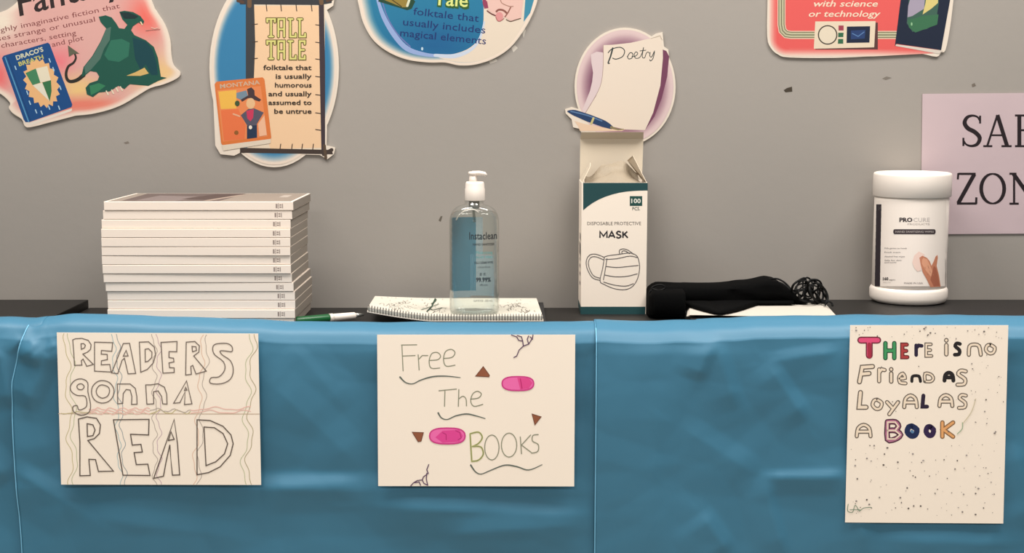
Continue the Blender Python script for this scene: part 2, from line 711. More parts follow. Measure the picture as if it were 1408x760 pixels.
def sheet(name, label, xa, xb, y_off, top_tab, creases, seed, edge_left=None, edge_light=False):
    nx = int((xb - xa) / 0.0035)
    prof_n = 150
    vs = []
    for i in range(nx + 1):
        u = i / nx
        x0 = xa + (xb - xa) * u
        px = px_of(x0)
        zl = PY(px, lerp_table(top_tab, px), LIP_Y).z
        zc = (Z_MID if xl < x0 < xr else Z_SIDE) + 0.0015
        prof = [(0.075, zc), (0.06, zc + (zl - zc) * 0.35), (0.045, zc + (zl - zc) * 0.85), (LIP_Y, zl),
                (0.016, zl - 0.0012), (0.007, zl - 0.0045), (0.001 + y_off * .5, zl - 0.011), (-0.003 + y_off, zl - 0.024)]
        prof = smooth_pts(prof, 4)[:-1]
        zt = zl - 0.024
        nrem = prof_n - len(prof)
        for k in range(nrem + 1):
            prof.append((-0.003 + y_off, zt - (zt - 0.45) * (k / nrem) ** 1.3))
        for j, (y, z) in enumerate(prof):
            x = x0
            if edge_left is not None and u < 0.06:
                x = x0 + edge_left(z) * (1 - u / 0.06)
            fr = max(0, min(1, (1.002 - z) / 0.035)) if y < 0.02 else 0
            fr = fr * fr * (3 - 2 * fr)
            d = 0
            for a, b, amp, wid in creases:
                dist, t, side = seg_d(x, z, a, b)
                if dist < wid * 3.5:
                    tap = min(1, 4 * t + 0.15, 4 * (1 - t) + 0.15)
                    prof_ = max(0, 1 - dist / (wid * (3.5 if side > 0 else 1.2)))
                    d += 1.5 * amp * tap * prof_
            d += 0.0045 * fr * facet_noise(x, z, seed, 4.2) + 0.004 * fr * noise.noise(
                Vector((x * 5 + seed, z * 6, 0))) + 0.0016 * fr * facet_noise(x, z, seed + 5, 9)
            d = d * fr
            lipw = 0.0012 * noise.noise(Vector((x * 22 + seed, 0, 3))) if fr < 1 else 0
            zz = z + (lipw + 0 * d)
            vs.append(Vector((x, y - d, zz)))
    m = prof_n + 1
    fs = []
    cnt = len(vs) // (nx + 1)
    for i in range(nx):
        for j in range(cnt - 1):
            fs.append((i * cnt + j, i * cnt + j + 1, (i + 1) * cnt + j + 1, (i + 1) * cnt + j))
    o = obj(name, vs, fs, M['blue'], None, True)
    sm = o.modifiers.new('thick', 'SOLIDIFY')
    sm.thickness = 0.0005
    sm.offset = 1
    tag(o, label, 'craft paper')
    if edge_light:  # slim lighter strip: light catching the left edge, put into colour
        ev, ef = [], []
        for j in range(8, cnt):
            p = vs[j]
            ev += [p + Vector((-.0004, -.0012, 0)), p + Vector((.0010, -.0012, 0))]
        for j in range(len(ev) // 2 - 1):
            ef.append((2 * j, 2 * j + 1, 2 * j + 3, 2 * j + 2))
        obj('painted_edge_light', ev, ef, M['blue_edge_light'], o, True)
    return o


def left_edge(z):
    p = [(1.01, 0.020), (0.98, 0.012), (0.93, -0.001), (0.88, -0.004), (0.8, -0.003), (0.7, 0.0), (0.45, 0.002)]
    for (a, b), (c, d) in zip(p, p[1:]):
        if z >= c:
            t = (a - z) / (a - c)
            return b + (d - b) * max(0, min(1, t))
    return p[-1][1]


sheet('craft_paper_sheet', 'narrow blue paper sheet at the far left edge, tucked under the wide middle one',
      -1.7, -0.655, -0.001, TOP, CR_L, 3.1)
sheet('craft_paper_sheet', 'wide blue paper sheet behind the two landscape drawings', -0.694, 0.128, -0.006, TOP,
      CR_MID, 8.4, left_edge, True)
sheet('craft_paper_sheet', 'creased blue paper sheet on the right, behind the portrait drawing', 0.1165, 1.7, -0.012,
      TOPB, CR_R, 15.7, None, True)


# ------------------------------------------------------------------ stack of books
edges = [97, 145, 190, 235, 278, 325, 365, 408, 450, 492, 535, 580, 625, 668, 712]
lefts = [143, 141.5, 139.5, 139, 139, 139, 138.5, 140, 141, 143, 144, 144.5, 145, 144]
rights = [407, 404.5, 402, 402, 401.5, 401, 401, 400.5, 401, 403, 405, 405, 404, 402]
BK_Y = 0.100
z_top = PY(275, 276.8, BK_Y).z
th = (z_top - Z_MID) / 14
BW = 0.2745
BD = 0.172
proto = None
ORD = ['topmost', 'second', 'third', 'fourth', 'fifth', 'sixth', 'seventh', 'eighth', 'ninth', 'tenth', 'eleventh',
       'twelfth', 'thirteenth', 'bottom']


def make_book():
    t = thing('softcover_book', (0, 0, 0), 'x', 'book')
    w2, T = BW / 2, th - 0.0004
    m = MB()
    n = 8
    cv = 0.0006
    m.box((-w2, 0.0008, 0), (w2 - .0004, BD, cv))
    m.box((-w2, 0.0008, T - cv), (w2 - .0004, BD, T))
    m.box((-w2, 0, 0.0003), (w2, 0.0014, T - 0.0003), 0.0004)
    m.build('cover', M['book_white'], t)
    MB().box((-w2 + 0.0012, 0.0014, cv), (w2, BD - 0.0015, T - cv)).build('page_block', M['pages'], t)
    # small grey print at the right end of the spine
    v, f = [], []
    for (a, b, c, d) in [(0.112, 0.25, 0.1145, 0.75), (0.1155, 0.2, 0.1165, 0.8), (0.1175, 0.3, 0.1205, 0.45),
                         (0.1175, 0.55, 0.1205, 0.7), (0.1213, 0.25, 0.1225, 0.75)]:
        k = len(v)
        v += [(a, -0.0001, b * T), (c, -0.0001, b * T), (c, -0.0001, d * T), (a, -0.0001, d * T)]
        f.append((k, k + 1, k + 2, k + 3))
    obj('spine_print', v, f, M['spine_ink'], t)
    return t


M['spine_ink'] = mat('spine_ink', (150, 134, 126), 0.7)
proto = make_book()
for i in range(14):
    if i == 0:
        t = proto
    else:
        t = proto.copy()
        COL.objects.link(t)
        for ch in proto.children:
            c = ch.copy()
            COL.objects.link(c)
            c.parent = t
    xc = (PY(lefts[i], 350, BK_Y).x + PY(rights[i], 350, BK_Y).x) / 2
    zb = z_top - th * (i + 1) + 0.0002
    t.location = (xc, BK_Y + random.uniform(-0.0016, 0.0016) - (0.001 if 2 < i < 9 else 0), zb)
    t.rotation_euler = (0, 0, random.uniform(-0.004, 0.004))
    if i == 0:
        t['label'] = 'topmost white-spined softcover book of the stack, grey photo on its cover'
    elif i == 13:
        t['label'] = 'bottom white softcover book of the stack, partly behind the blue paper'
    else:
        t['label'] = ORD[i] + ' white softcover book from the top of the tall stack'
    t['group'] = 'softcover books stacked on the bookcase'

# the cover picture of the topmost book
zt = z_top - 0.0002
bp = Print(lambda px, py, lift: Vector((px, py, zt + lift)), 0.00005, tone=0.5)
xc0 = proto.location.x
bx0, bx1 = xc0 - BW / 2, xc0 + BW / 2
y0, y1 = BK_Y + 0.003, BK_Y + BD - 0.003
bp.poly([(bx0 + .004, y0), (bx1 - .004, y0), (bx1 - .004, y1), (bx0 + .004, y1)], (186, 170, 155))
bp.poly([(bx0 + .022, y0 + .006), (bx0 + .165, y0 + .006), (bx0 + .175, y1 - .004), (bx0 + .02, y1 - .004)],
        (128, 110, 104))
bp.poly([(bx0 + .04, y0 + .02), (bx0 + .1, y0 + .01), (bx0 + .13, y0 + .09), (bx0 + .05, y0 + .12)], (160, 143, 138))
bp.poly([(bx0 + .10, y0 + .05), (bx0 + .14, y0 + .03), (bx0 + .175, y1 - .01), (bx0 + .13, y1 - .02)], (104, 84, 78))
bp.poly([(bx0 + .14, y0 + .012), (bx0 + .15, y0 + .012), (bx0 + .18, y1 - .03), (bx0 + .17, y1 - .03)], (205, 182, 164))
bp.poly([(bx1 - .035, y0 + .08), (bx1 - .022, y0 + .08), (bx1 - .022, y0 + .13), (bx1 - .035, y0 + .13)],
        (225, 210, 196))
o_ = bp.build('cover_picture', proto, 'grey and brown photo print')

# ------------------------------------------------------------------ green and white marker
t = thing('marker_pen', PZ(450, 438, Z_MID + 0.006), 'green and white marker pen lying between the books and the notepad',
          'pen')
pa = PZ(404, 441, Z_MID + 0.0065)
pb = PZ(500, 432.5, Z_MID + 0.0065)
dv = (pb - pa)


def along(a, b):
    return [pa + dv * a, pa + dv * b]


MB().tube([pa, pa + dv * .02, pa + dv * .05, pa + dv * .48, pa + dv * .5], [.003, .0052, .006, .006, .0055], 16).build('cap', M['green_plastic'], t, True)
MB().tube([pa + dv * .5, pa + dv * .505, pa + dv * .55, pa + dv * .555], [.0048, .0062, .0062, .0048], 16).build('collar', M['plastic_white'], t, True)
MB().tube([pa + dv * .555, pa + dv * .57, pa + dv * .86, pa + dv * .88], [.0045, .0055, .0052, .004], 16).build('barrel', M['plastic_white'], t, True)
MB().tube([pa + dv * .88, pa + dv * .93, pa + dv * 1.0], [.004, .0032, .0016], 12).build('tip', M['tip'], t, True)

# ------------------------------------------------------------------ notepad and black notebook under the bottle
NB = thing('black_notebook', (0.0, 0.17, Z_MID), 'black notebook lying under the white spiral notepad', 'notebook')
MB().box((-0.135, 0.083, Z_MID + 0.0003), (0.050, 0.285, Z_MID + 0.0095), 0.001).build('cover', M['pad_black'], NB)
ZP = Z_MID + 0.0098
NP = thing('spiral_notepad', (-0.08, 0.18, ZP),
           'white spiral notepad with dark scribbles under the sanitizer bottle, one corner curled up', 'notepad')
PT = 0.0075


def pad_pt(u, v, top):
    """u 0..1 left to right, v 0..1 front to back"""
    xf = -0.2115 + (0.046 + 0.2115) * u
    xb = -0.219 + (0.040 + 0.219) * u
    yf, yb = 0.094, 0.278
    x = xf + (xb - xf) * v
    y = yf + (yb - yf) * v
    cu = max(0, 1 - u / 0.36)
    raise_ = 0.0135 * cu ** 1.3 * (1 - 0.75 * v)
    z = ZP + raise_ + (PT if top else 0)
    return Vector((x, y, z))


def pad_mesh(zo, zi, inset=0.0):
    N, K = 40, 10
    vs, fs = [], []
    for layer in (zi, zo):
        for j in range(K + 1):
            for i in range(N + 1):
                u = inset + (1 - 2 * inset) * i / N
                v = inset + (1 - 2 * inset) * j / K
                p = pad_pt(u, v, False)
                p.z += layer
                vs.append(p)
    L = (N + 1) * (K + 1)
    for j in range(K):
        for i in range(N):
            a = j * (N + 1) + i
            fs.append((a + L, a + 1 + L, a + N + 2 + L, a + N + 1 + L))
            fs.append((a, a + N + 1, a + N + 2, a + 1))
    for i in range(N):
        fs.append((i, i + 1, i + 1 + L, i + L))
        a = K * (N + 1) + i
        fs.append((a + 1, a, a + L, a + 1 + L))
    for j in range(K):
        a = j * (N + 1)
        fs.append((a + N + 1, a, a + L, a + N + 1 + L))
        a = j * (N + 1) + N
        fs.append((a, a + N + 1, a + N + 1 + L, a + L))
    return vs, fs


v_, f_ = pad_mesh(0.0018, 0.0)
obj('backing_board', v_, f_, M['cardboard'], NP)
v_, f_ = pad_mesh(PT, 0.0024, 0.004)
obj('page_block', v_, f_, M['pad_white'], NP)
# wire loops along the front edge
sp = None
nloop = 62
for k in range(nloop):
    u = 0.01 + 0.98 * k / (nloop - 1)
    p = pad_pt(u, 0.0, False)
    if sp is None:
        mb = MB()
        pts = []
        for a in range(14):
            an = 2 * math.pi * a / 14
            pts.append((0, 0.004 * math.cos(an), 0.0055 * math.sin(an) + 0.004))
        mb.tube(pts, 0.0006, 5, True)
        sp = mb.build('wire_loop', M['spiral'], None, True)
        o = sp
    else:
        o = sp.copy()
        COL.objects.link(o)
    o.parent = NP
    o.location = p + Vector((0, 0.0035, 0.0006)) - NP.location


def pad_fn(px, py, lift):
    """scribbles: px = u, py = v of the pad"""
    p = pad_pt(px, py, True)
    p.z += lift
    return p


pp = Print(pad_fn, 0.0003)
r_ = random.Random(4)


def scr(u0, v0, du, dv_, n, col, wd):
    pts = [(u0, v0)]
    for k in range(n):
        pts.append((u0 + du * (k + 1) / n + r_.uniform(-.012, .012), v0 + dv_ * (k + 1) / n + r_.uniform(-.10, .10)))
    pp.line(pts, wd, col, smooth=2, caps=False)


for k in range(9):
    scr(0.05 + r_.uniform(0, .30), r_.uniform(.15, .8), r_.uniform(.04, .09), r_.uniform(-.1, .1), 8, (120, 114, 106), .0028)
for k in range(9):
    scr(0.70 + r_.uniform(0, .2), r_.uniform(.15, .75), r_.uniform(.03, .06), r_.uniform(-.1, .1), 7, (128, 121, 112), .0028)
for k in range(70):
    u, v = r_.uniform(.03, .97), r_.uniform(.08, .9)
    pp.line([(u, v), (u + r_.uniform(-.008, .008), v + r_.uniform(.02, .06))], .003, (140, 132, 122), caps=False)
pp.line([(0.335, .2), (0.36, .5), (0.375, .95)], .008, (38, 62, 48), caps=False)
pp.line([(0.30, .28), (0.35, .46), (0.40, .62)], .007, (60, 92, 72), caps=False)
pp.line([(0.35, .35), (0.37, .30), (0.42, .42), (0.45, .40)], .012, (40, 66, 50), caps=False)
pp.line([(0.36, .62), (0.375, .8), (0.378, .9)], .012, (40, 66, 50), caps=False)
pp.build('scribbles', NP)

# ------------------------------------------------------------------ hand sanitizer bottle
bz = ZP + PT + 0.0006
bc = PY(652, 430, 0.135)
bx = PY(652.3, 380, 0.13).x
by = 0.125
SB = thing('pump_bottle', (bx, by, bz), 'clear pump bottle of hand sanitizer with blue label, standing on the notepad',
           'bottle')
s_px = PY(653, 350, by).x - PY(652, 350, by).x
BR = 34.3 * s_px
ztop_b = PY(652, 276, by).z - bz
zsh = PY(652, 306, by).z - bz
prof = [(BR - .004, 0), (BR - .001, .0015), (BR, .005), (BR * 0.995, .05), (BR, zsh)]
for k in range(1, 9):
    a = k / 9 * math.pi / 2
    prof.append((0.0138 + (BR - 0.0138) * math.cos(a) ** 0.85, zsh + (ztop_b - 0.006 - zsh) * math.sin(a)))
prof += [(0.0138, ztop_b - 0.005), (0.0136, ztop_b)]


def oval(prof, n=64, k=0.62):
    vs, fs = [], []
    for r, z in prof:
        t_ = max(0, min(1, (r - 0.014) / (BR - 0.014)))
        ry = r * (1 + (k - 1) * t_)
        for i in range(n):
            a = 2 * math.pi * i / n
            p = 2.0 + 0.6 * t_
            c_, s_ = math.cos(a), math.sin(a)
            vs.append((bx + r * math.copysign(abs(c_) ** (2 / p), c_), by + ry * math.copysign(abs(s_) ** (2 / p), s_),
                       bz + z))
    for i in range(len(prof) - 1):
        for j in range(n):
            j2 = (j + 1) % n
            fs.append((i * n + j, i * n + j2, (i + 1) * n + j2, (i + 1) * n + j))
    fs.append(tuple(range(n - 1, -1, -1)))
    fs.append(tuple((len(prof) - 1) * n + j for j in range(n)))
    return vs, fs


v_, f_ = oval(prof)
obj('bottle_body', v_, f_, M['clear'], SB, True)
zlev = PY(652, 291, by).z - bz
gp = [(max(.002, r - .0012), z if z > .002 else .002) for r, z in prof if z < zlev] + [(BR * .80, zlev)]
gp[0] = (BR - .006, .0030)
v_, f_ = oval(gp)
obj('gel', v_, f_, M['gel'], SB, True)


def oval_fn(side):
    """px -> point on the bottle's front (+1) or back (-1) face"""
    def fn(px, py, lift):
        x = PY(px, py, by).x
        z = PY(px, py, by - (BR * .62 if side > 0 else 0)).z
        q = max(-.995, min(.995, (x - bx) / BR))
        yy = BR * .62 * (1 - abs(q) ** 2.6) ** (1 / 2.6)
        return Vector((bx + q * (BR + (lift if side > 0 else -.0018)), by - side * (yy + (lift if side > 0 else -.0018)), z))
    return fn


def film(name, x0, x1, yt, yb, material, side, parent, label=None, nx=14, ny=6, top=None):
    fn = oval_fn(side)
    vs, fs = [], []
    for j in range(ny + 1):
        for i in range(nx + 1):
            x = x0 + (x1 - x0) * i / nx
            y_t = yt if top is None else top(x)
            vs.append(fn(x, y_t + (yb - y_t) * j / ny, 0.0003))
    for j in range(ny):
        for i in range(nx):
            a = j * (nx + 1) + i
            fs.append((a, a + 1, a + nx + 2, a + nx + 1))
    o = obj(name, vs, fs, material, parent, True)
    if label:
        o['label'] = label
    return o


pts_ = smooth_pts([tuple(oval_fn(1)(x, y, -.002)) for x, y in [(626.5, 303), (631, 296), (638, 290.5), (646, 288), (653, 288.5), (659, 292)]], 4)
MB().tube(pts_, .0009, 8).build('highlight_arc', M['wire'], SB, True)  # white tube standing in for the arched highlight near the bottle's shoulder
film('back_label', 619.4, 654, 300, 402, M['film'], -1, SB, 'teal blue label film')
film('back_label', 654, 664, 300, 352, M['film_pale'], -1, SB, 'pale blue label edge')
film('back_label', 646, 680, 352, 409, M['film_pale'], -1, SB, 'pale blue label foot')
film('back_label', 621, 646, 402, 411, M['film_pale'], -1, SB, 'pale blue label foot')
bpnt = Print(oval_fn(1), 0.0004)
DK = (30, 34, 40)
bpnt.text('Instaclean', (646, 329), (683, 329), 10, DK, off=.012)
bpnt.text('HAND SANITIZER', (651, 337.5), (680, 337.5), 3.2, DK, off=.02)
bpnt.text('Moisturizing', (655, 349), (677, 349), 4, (70, 150, 150))
bpnt.text('ALOE VERA', (655, 355), (677, 355), 3, (70, 150, 150))
bpnt.text('KILLS GERMS 99.9%', (653, 362.5), (678, 362.5), 3, DK, off=.02)
bpnt.text('rinse free', (658, 368.5), (674, 368.5), 3, DK)
bpnt.text('8 fl.', (660, 379), (669, 379), 4, DK)
bpnt.text('99.99%', (655, 387.5), (675, 387.5), 6, (34, 40, 48), off=.03)
bpnt.text('effective', (660, 393), (671, 393), 3, DK)
bpnt.text('16.9 FL OZ  (500 mL)', (652, 415), (677, 415), 3, (90, 90, 86))
bpnt.build('front_print', SB)
zc0 = PY(652, 275.5, by).z
zc1 = PY(652, 249.5, by).z
hc = zc1 - zc0
cx = PY(653, 262, by).x
mb = MB().lathe([(.0142, 0), (.0146, .001), (.0146, hc * .62), (.0140, hc * .66), (.0138, hc * .9), (.0125, hc)],
                (cx, by, zc0), 40)
mb.build('pump_collar', M['plastic_white'], SB, True)
zs1 = PY(652, 240, by).z
sx_ = PY(650.5, 245, by).x
MB().lathe([(.0064, 0), (.0058, .004), (.0055, zs1 - zc1)], (sx_, by, zc1 - .0004), 24).build('pump_stem', M['plastic_white'], SB, True)
zh = PY(652, 235.5, by).z
m = MB()
m.lathe([(.0062, 0), (.0072, .001), (.0072, zh - zs1 - .001), (.006, zh - zs1)], (sx_, by, zs1 - .0003), 24)
m.tube([(sx_ - .001, by, zs1 + .0022), (sx_ + .010, by - .003, zs1 + .0024), (sx_ + .017, by - .005, zs1 + .0016), (sx_ + .0195, by - .006, zs1 - .0012)],
       [.0035, .0034, .0028, .0022], 12)
m.build('pump_head', M['plastic_white'], SB, True)
MB().tube([(sx_, by, zc0 - .001), (sx_ + .001, by, zc0 - .02), (sx_ + .002, by, zc0 - .032)], .0022, 10).build('dip_tube', M['tube'], SB, True)
MB().tube([(bx, by, zc0 - .0005), (bx, by, zc0 - .012)], .008, 20).build('pump_valve', M['tip'], SB, True)

# ------------------------------------------------------------------ box of disposable masks
FY = 0.222
xa = PY(799.3, 340, FY).x
xb = PY(889.3, 340, FY).x
zt = PY(845, 251, FY).z
YK = FY + 0.082
BX = thing('mask_box', ((xa + xb) / 2, (FY + YK) / 2, Z_MID), 'tall open white and green box of disposable masks, lid flap up',
           'box')
zb = Z_MID + 0.0004
TK = 0.0009
m = MB()
m.box((xa, FY, zb), (xb, FY + TK, zt))
m.box((xa, YK - TK, zb), (xb, YK, zt))
m.box((xa, FY + TK, zb), (xa + TK, YK - TK, zt))
m.box((xb - TK, FY + TK, zb), (xb, YK - TK, zt))
m.box((xa + TK, FY + TK, zb), (xb - TK, YK - TK, zb + TK))
m.build('carton', M['cardboard'], BX)
# raised lid flap and its tuck
zl1 = PY(841, 191, YK).z
zl2 = PY(841, 181.5, YK - .012).z


def panel(name, pts, material, th_=(0, 0.0009, 0), parent=BX):
    n = len(pts)
    a = [Vector(p) for p in pts]
    b = [v + Vector(th_) for v in a]
    fs = [tuple(range(n)), tuple(range(2 * n - 1, n - 1, -1))]
    fs += [(i, (i + 1) % n, (i + 1) % n + n, i + n) for i in range(n)]
    return obj(name, a + b, fs, material, parent)


lx0 = PY(797.8, 200, YK).x
lx1 = PY(884.5, 200, YK).x
panel('lid_flap', [(xa + .001, YK - TK, zt), (xb - .001, YK - TK, zt), (lx1, YK - .001, zl1), (lx0, YK - .001, zl1)],
      M['cardboard_in'])
panel('tuck_flap', [(lx0, YK - .001, zl1), (lx1, YK - .001, zl1), (lx1 - .001, YK - .013, zl2), (lx0 + .001, YK - .013, zl2)],
      M['cardboard_in'])
# dust flaps standing inwards
pk = PY(871, 214, FY + .02)
pk2 = PY(864, 221, FY + .05)
panel('dust_flap', [(xb - .001, FY + .002, zt), (xb - .001, YK - .004, zt), (pk2.x, YK - .02, pk2.z), (pk.x, FY + .024, pk.z)],
      M['cardboard_in'], (-.0008, 0, 0))
pk = PY(811, 229, FY + .02)
panel('dust_flap', [(xa + .001, FY + .002, zt), (xa + .001, YK - .004, zt), (pk.x + .003, YK - .02, pk.z + .004), (pk.x, FY + .02, pk.z)],
      M['cardboard_in'], (.0008, 0, 0))
# crumpled liner inside
vs, fs = [], []
NI, NJ = 26, 14
for j in range(NJ + 1):
    for i in range(NI + 1):
        u, v = i / NI, j / NJ
        x = xa + .006 + (xb - xa - .016) * u
        y = FY + .004 + .06 * v
        hh = 0.002 + 0.026 * v * (0.35 + .9 * math.sin(u * 2.7 + .1) ** 2 * (0.5 + u)) 
        hh += 0.008 * noise.noise(Vector((u * 5, v * 4, 1.3))) * v
        vs.append((x, y, zt - .006 + hh))
for j in range(NJ):
    for i in range(NI):
        a = j * (NI + 1) + i
        fs.append((a, a + 1, a + NI + 2, a + NI + 1))
obj('liner', vs, fs, M['liner'], BX)

GR = (28, 66, 68)
fb = Print(plane_fn(FY), 0.0001)
fb.z(790, 240, 8.445)   # zoomed picture of the front top
fb.poly([(100, 95), (850, 95), (850, 184), (760, 186), (680, 190), (600, 197), (520, 210), (440, 230), (360, 256),
         (280, 290), (210, 330), (150, 372), (100, 415)], GR)
fb.build('green_print', BX)
fb.zoom = None
fb.poly([(798.6, 421.5), (887.5, 421.5), (887.0, 432.2), (798.3, 432.2)], GR)
fb.build('green_print', BX)
fb.poly([(866, 269.5), (883, 269.5), (883, 283), (866, 283)], (30, 70, 64))
fb.text('100', (868, 279), (881, 279), 6, (225, 222, 210), off=.02)
fb.text('PCS.', (869.5, 289), (880, 289), 4.5, (60, 80, 74), off=.01)
fb.text('DISPOSABLE PROTECTIVE', (807.5, 309.3), (881.5, 309.3), 4.6, (105, 96, 90))
MK = {'M': [[(0, 1), (0, 0), (.5, .75), (1, 0), (1, 1)]], 'A': [[(0, 1), (.5, 0), (1, 1)], [(.22, .68), (.78, .68)]],
      'S': [[(.95, .18), (.7, 0), (.3, 0), (.05, .25), (.4, .48), (.8, .58), (.95, .8), (.65, 1), (.25, 1), (.02, .82)]],
      'K': [[(0, 0), (0, 1)], [(.9, 0), (.05, .58)], [(.3, .42), (1, 1)]]}
for ch, x0_, w_ in (('M', 825, 9.6), ('A', 836.8, 8.6), ('S', 847.6, 6.2), ('K', 856.6, 6.6)):
    for st in MK[ch]:
        fb.line([(x0_ + p[0] * w_, 318.2 + p[1] * 8.6) for p in st], 2.1, (40, 36, 38), up=False, caps=False, smooth=3 if ch == 'S' else 0)
fb.build('lettering', BX)
fb.z(770, 170, 2.815)
LN = (96, 90, 88)
for pts in [
    [(172, 515), (165, 560), (155, 608), (172, 622), (210, 638), (250, 642), (280, 630), (300, 600), (308, 560),
     (305, 530), (296, 510), (270, 500), (230, 505), (190, 510), (172, 515)],
    [(182, 520), (176, 560), (168, 605)], [(175, 525), (220, 522), (270, 512), (300, 518)],
    [(178, 552), (220, 556), (265, 552), (304, 548)], [(172, 585), (215, 592), (260, 590), (300, 580)],
    [(168, 612), (210, 624), (255, 628), (285, 618)],
    [(172, 517), (140, 505), (115, 508), (102, 530), (105, 560), (125, 595), (155, 606)],
    [(170, 527), (140, 515), (120, 517), (110, 535), (114, 560), (130, 588), (157, 598)],
    [(232, 504), (230, 490), (245, 484), (265, 490), (285, 505)], [(240, 503), (240, 494), (252, 492), (270, 503)],
]:
    fb.line(pts, 3.0, LN, smooth=4, caps=False)
fb.build('mask_drawing', BX)
# marks on the narrow left side
sp_ = Print(lambda px, py, lift: Vector((xa - lift, px, py)), 0.0001)
for (yy, zz, a, b) in [(.03, .118, .014, .006), (.035, .098, .02, .012), (.03, .083, .01, .003), (.035, .072, .012, .003),
                       (.03, .060, .012, .003), (.03, .045, .012, .003)]:
    cy_, cz_ = FY + yy, Z_MID + zz
    sp_.poly([(cy_ - a, cz_ - b), (cy_ + a, cz_ - b * .6), (cy_ + a * .8, cz_ + b), (cy_ - a * .7, cz_ + b * .8)], (50, 52, 52))
sp_.poly([(FY, Z_MID + .0005), (YK, Z_MID + .0005), (YK, Z_MID + .012), (FY, Z_MID + .012)], GR)
sp_.build('side_print', BX)

# ------------------------------------------------------------------ wipes canister
CR = 0.0555
cz = Z_SIDE + 0.0003
ccx = PY(1251.5, 330, 0.275).x
ccy = 0.225 + 0.050
sc_ = PY(1252, 350, ccy).x - PY(1251, 350, ccy).x
Rb = 49.5 * sc_
Rl = 52.0 * sc_
Rf = 52.2 * sc_
CN = thing('wipes_canister', (ccx, ccy, cz), 'white canister of hand wipes with screw lid, standing before the lilac sign',
           'canister')
z_lb = PY(1251, 274, ccy - Rl).z - cz
z_lt = PY(1251, 239.5, ccy - Rl).z - cz
z_bs = PY(1251, 400, ccy - Rf).z - cz
MB().lathe([(Rf - .0085, 0), (Rf - .0035, .0018), (Rf - .0006, .006), (Rf, .010), (Rf, z_bs - .004), (Rf - .0015, z_bs - .001),
            (Rb, z_bs + .0005)], (ccx, ccy, cz), 72).build('base_rim', M['plastic_white'], CN, True)
MB().lathe([(Rb - .001, z_bs), (Rb, z_bs + .001), (Rb, z_lb - .001), (Rb - .002, z_lb + .002)], (ccx, ccy, cz), 72).build('can_body', M['plastic_white'], CN, True)
m = MB().lathe([(Rb, z_lb + .0004), (Rl - .0015, z_lb + .0004), (Rl, z_lb + .002), (Rl, z_lt - .004), (Rl - .001, z_lt - .0012),
                (Rl - .004, z_lt), (Rl - .012, z_lt + .0002), (Rl - .014, z_lt - .002)], (ccx, ccy, cz), 72)
m.build('lid', M['plastic_white'], CN, True)
for o in CN.children:
    for p in o.data.polygons:
        if len(p.vertices) > 8:
            p.use_smooth = False


def cyl_fn(px, py, lift):
    d = ray(px, py)
    R = Rb + lift
    ox, oy = CAM.x - ccx, CAM.y - ccy
    A = d.x ** 2 + d.y ** 2
    B = 2 * (ox * d.x + oy * d.y)
    C_ = ox * ox + oy * oy - R * R
    D = B * B - 4 * A * C_
    if D < 0:
        D = 0
    t_ = (-B - math.sqrt(D)) / (2 * A)
    return CAM + d * t_


cp = Print(cyl_fn, 0.0002)
cp.z(1180, 220, 3.62)
WL = (238, 226, 215)
pts = []
for j in range(2):
    pass
cp.quadgrid(86, 200, 440, 628, WL, 40, 6)
for k in range(12):
    ya, yb2 = 220 + 34 * k, 220 + 34 * (k + 1)
    xa_ = 89.5 - 7.0 * k / 11
    cp.quadgrid(xa_, ya, xa_ + 26, yb2, (44, 36, 42), 5, 1)
cp.build('label', CN, 'white wrap label with a dark side strip')
cp.text('PRO', (205, 307), (270, 307), 20, (58, 50, 52), off=.04)
cp.text('CURE', (275, 307), (356, 307), 20, (186, 176, 170))
cp.text('PRODUCTS', (246, 323), (356, 323), 9, (168, 158, 152))
DB = (66, 56, 58)
for k in range(9):
    xa_ = 180 + 200 * k / 9
    cp.quadgrid(xa_, 344, xa_ + 200 / 9, 369, DB, 1, 1)
cp.ell(182, 356.5, 8, 12.5, DB, 14)
cp.ell(378, 356.5, 8, 12.5, DB, 14)
cp.text('HAND SANITIZING WIPES', (186, 361), (376, 361), 9, (190, 180, 174))
TX = (110, 100, 98)
cp.text('Kills germs on hands', (131, 442), (242, 442), 7, TX)
cp.text('Fresh scent', (131, 462), (210, 462), 7, TX)
cp.text('Alcohol free wipes', (131, 483), (232, 483), 7, TX)
cp.text('Safe for skin', (131, 502), (215, 502), 7, TX)
cp.text('and hands', (131, 512), (190, 512), 6, TX)
cp.text('160', (123, 597), (150, 597), 14, (50, 44, 46), off=.03)
cp.text('wipes', (152, 599), (185, 599), 8, (90, 80, 80))
cp.text('6 in x 7 in', (125, 611), (160, 611), 5, TX)
cp.text('MADE IN USA', (229, 616), (322, 616), 8, TX)
cp.build('lettering', CN)
cp.z(1205, 280, 6.33)
cp.strip = 10
cp.lift = .0005
cp.poly([(330, 560), (312, 510), (330, 450), (370, 415), (420, 440), (400, 500), (390, 580), (360, 590)], (236, 206, 192))
cp.poly([(375, 470), (400, 452), (440, 470), (465, 500), (480, 540), (500, 500), (515, 460), (532, 445), (535, 470),
         (525, 540), (545, 620), (560, 722), (470, 727), (440, 660), (405, 600), (385, 530)], (196, 128, 98))
cp.poly([(400, 470), (440, 480), (470, 540), (500, 620), (480, 640), (430, 580), (395, 520)], (220, 158, 126))
cp.poly([(500, 540), (520, 560), (540, 640), (552, 715), (500, 720), (470, 660)], (168, 100, 76))
cp.line([(400, 470), (425, 560), (450, 620)], 4, (172, 108, 82))
cp.line([(425, 465), (452, 550), (470, 600)], 4, (172, 108, 82))
cp.build('hand_picture', CN)
cp.zoom = None

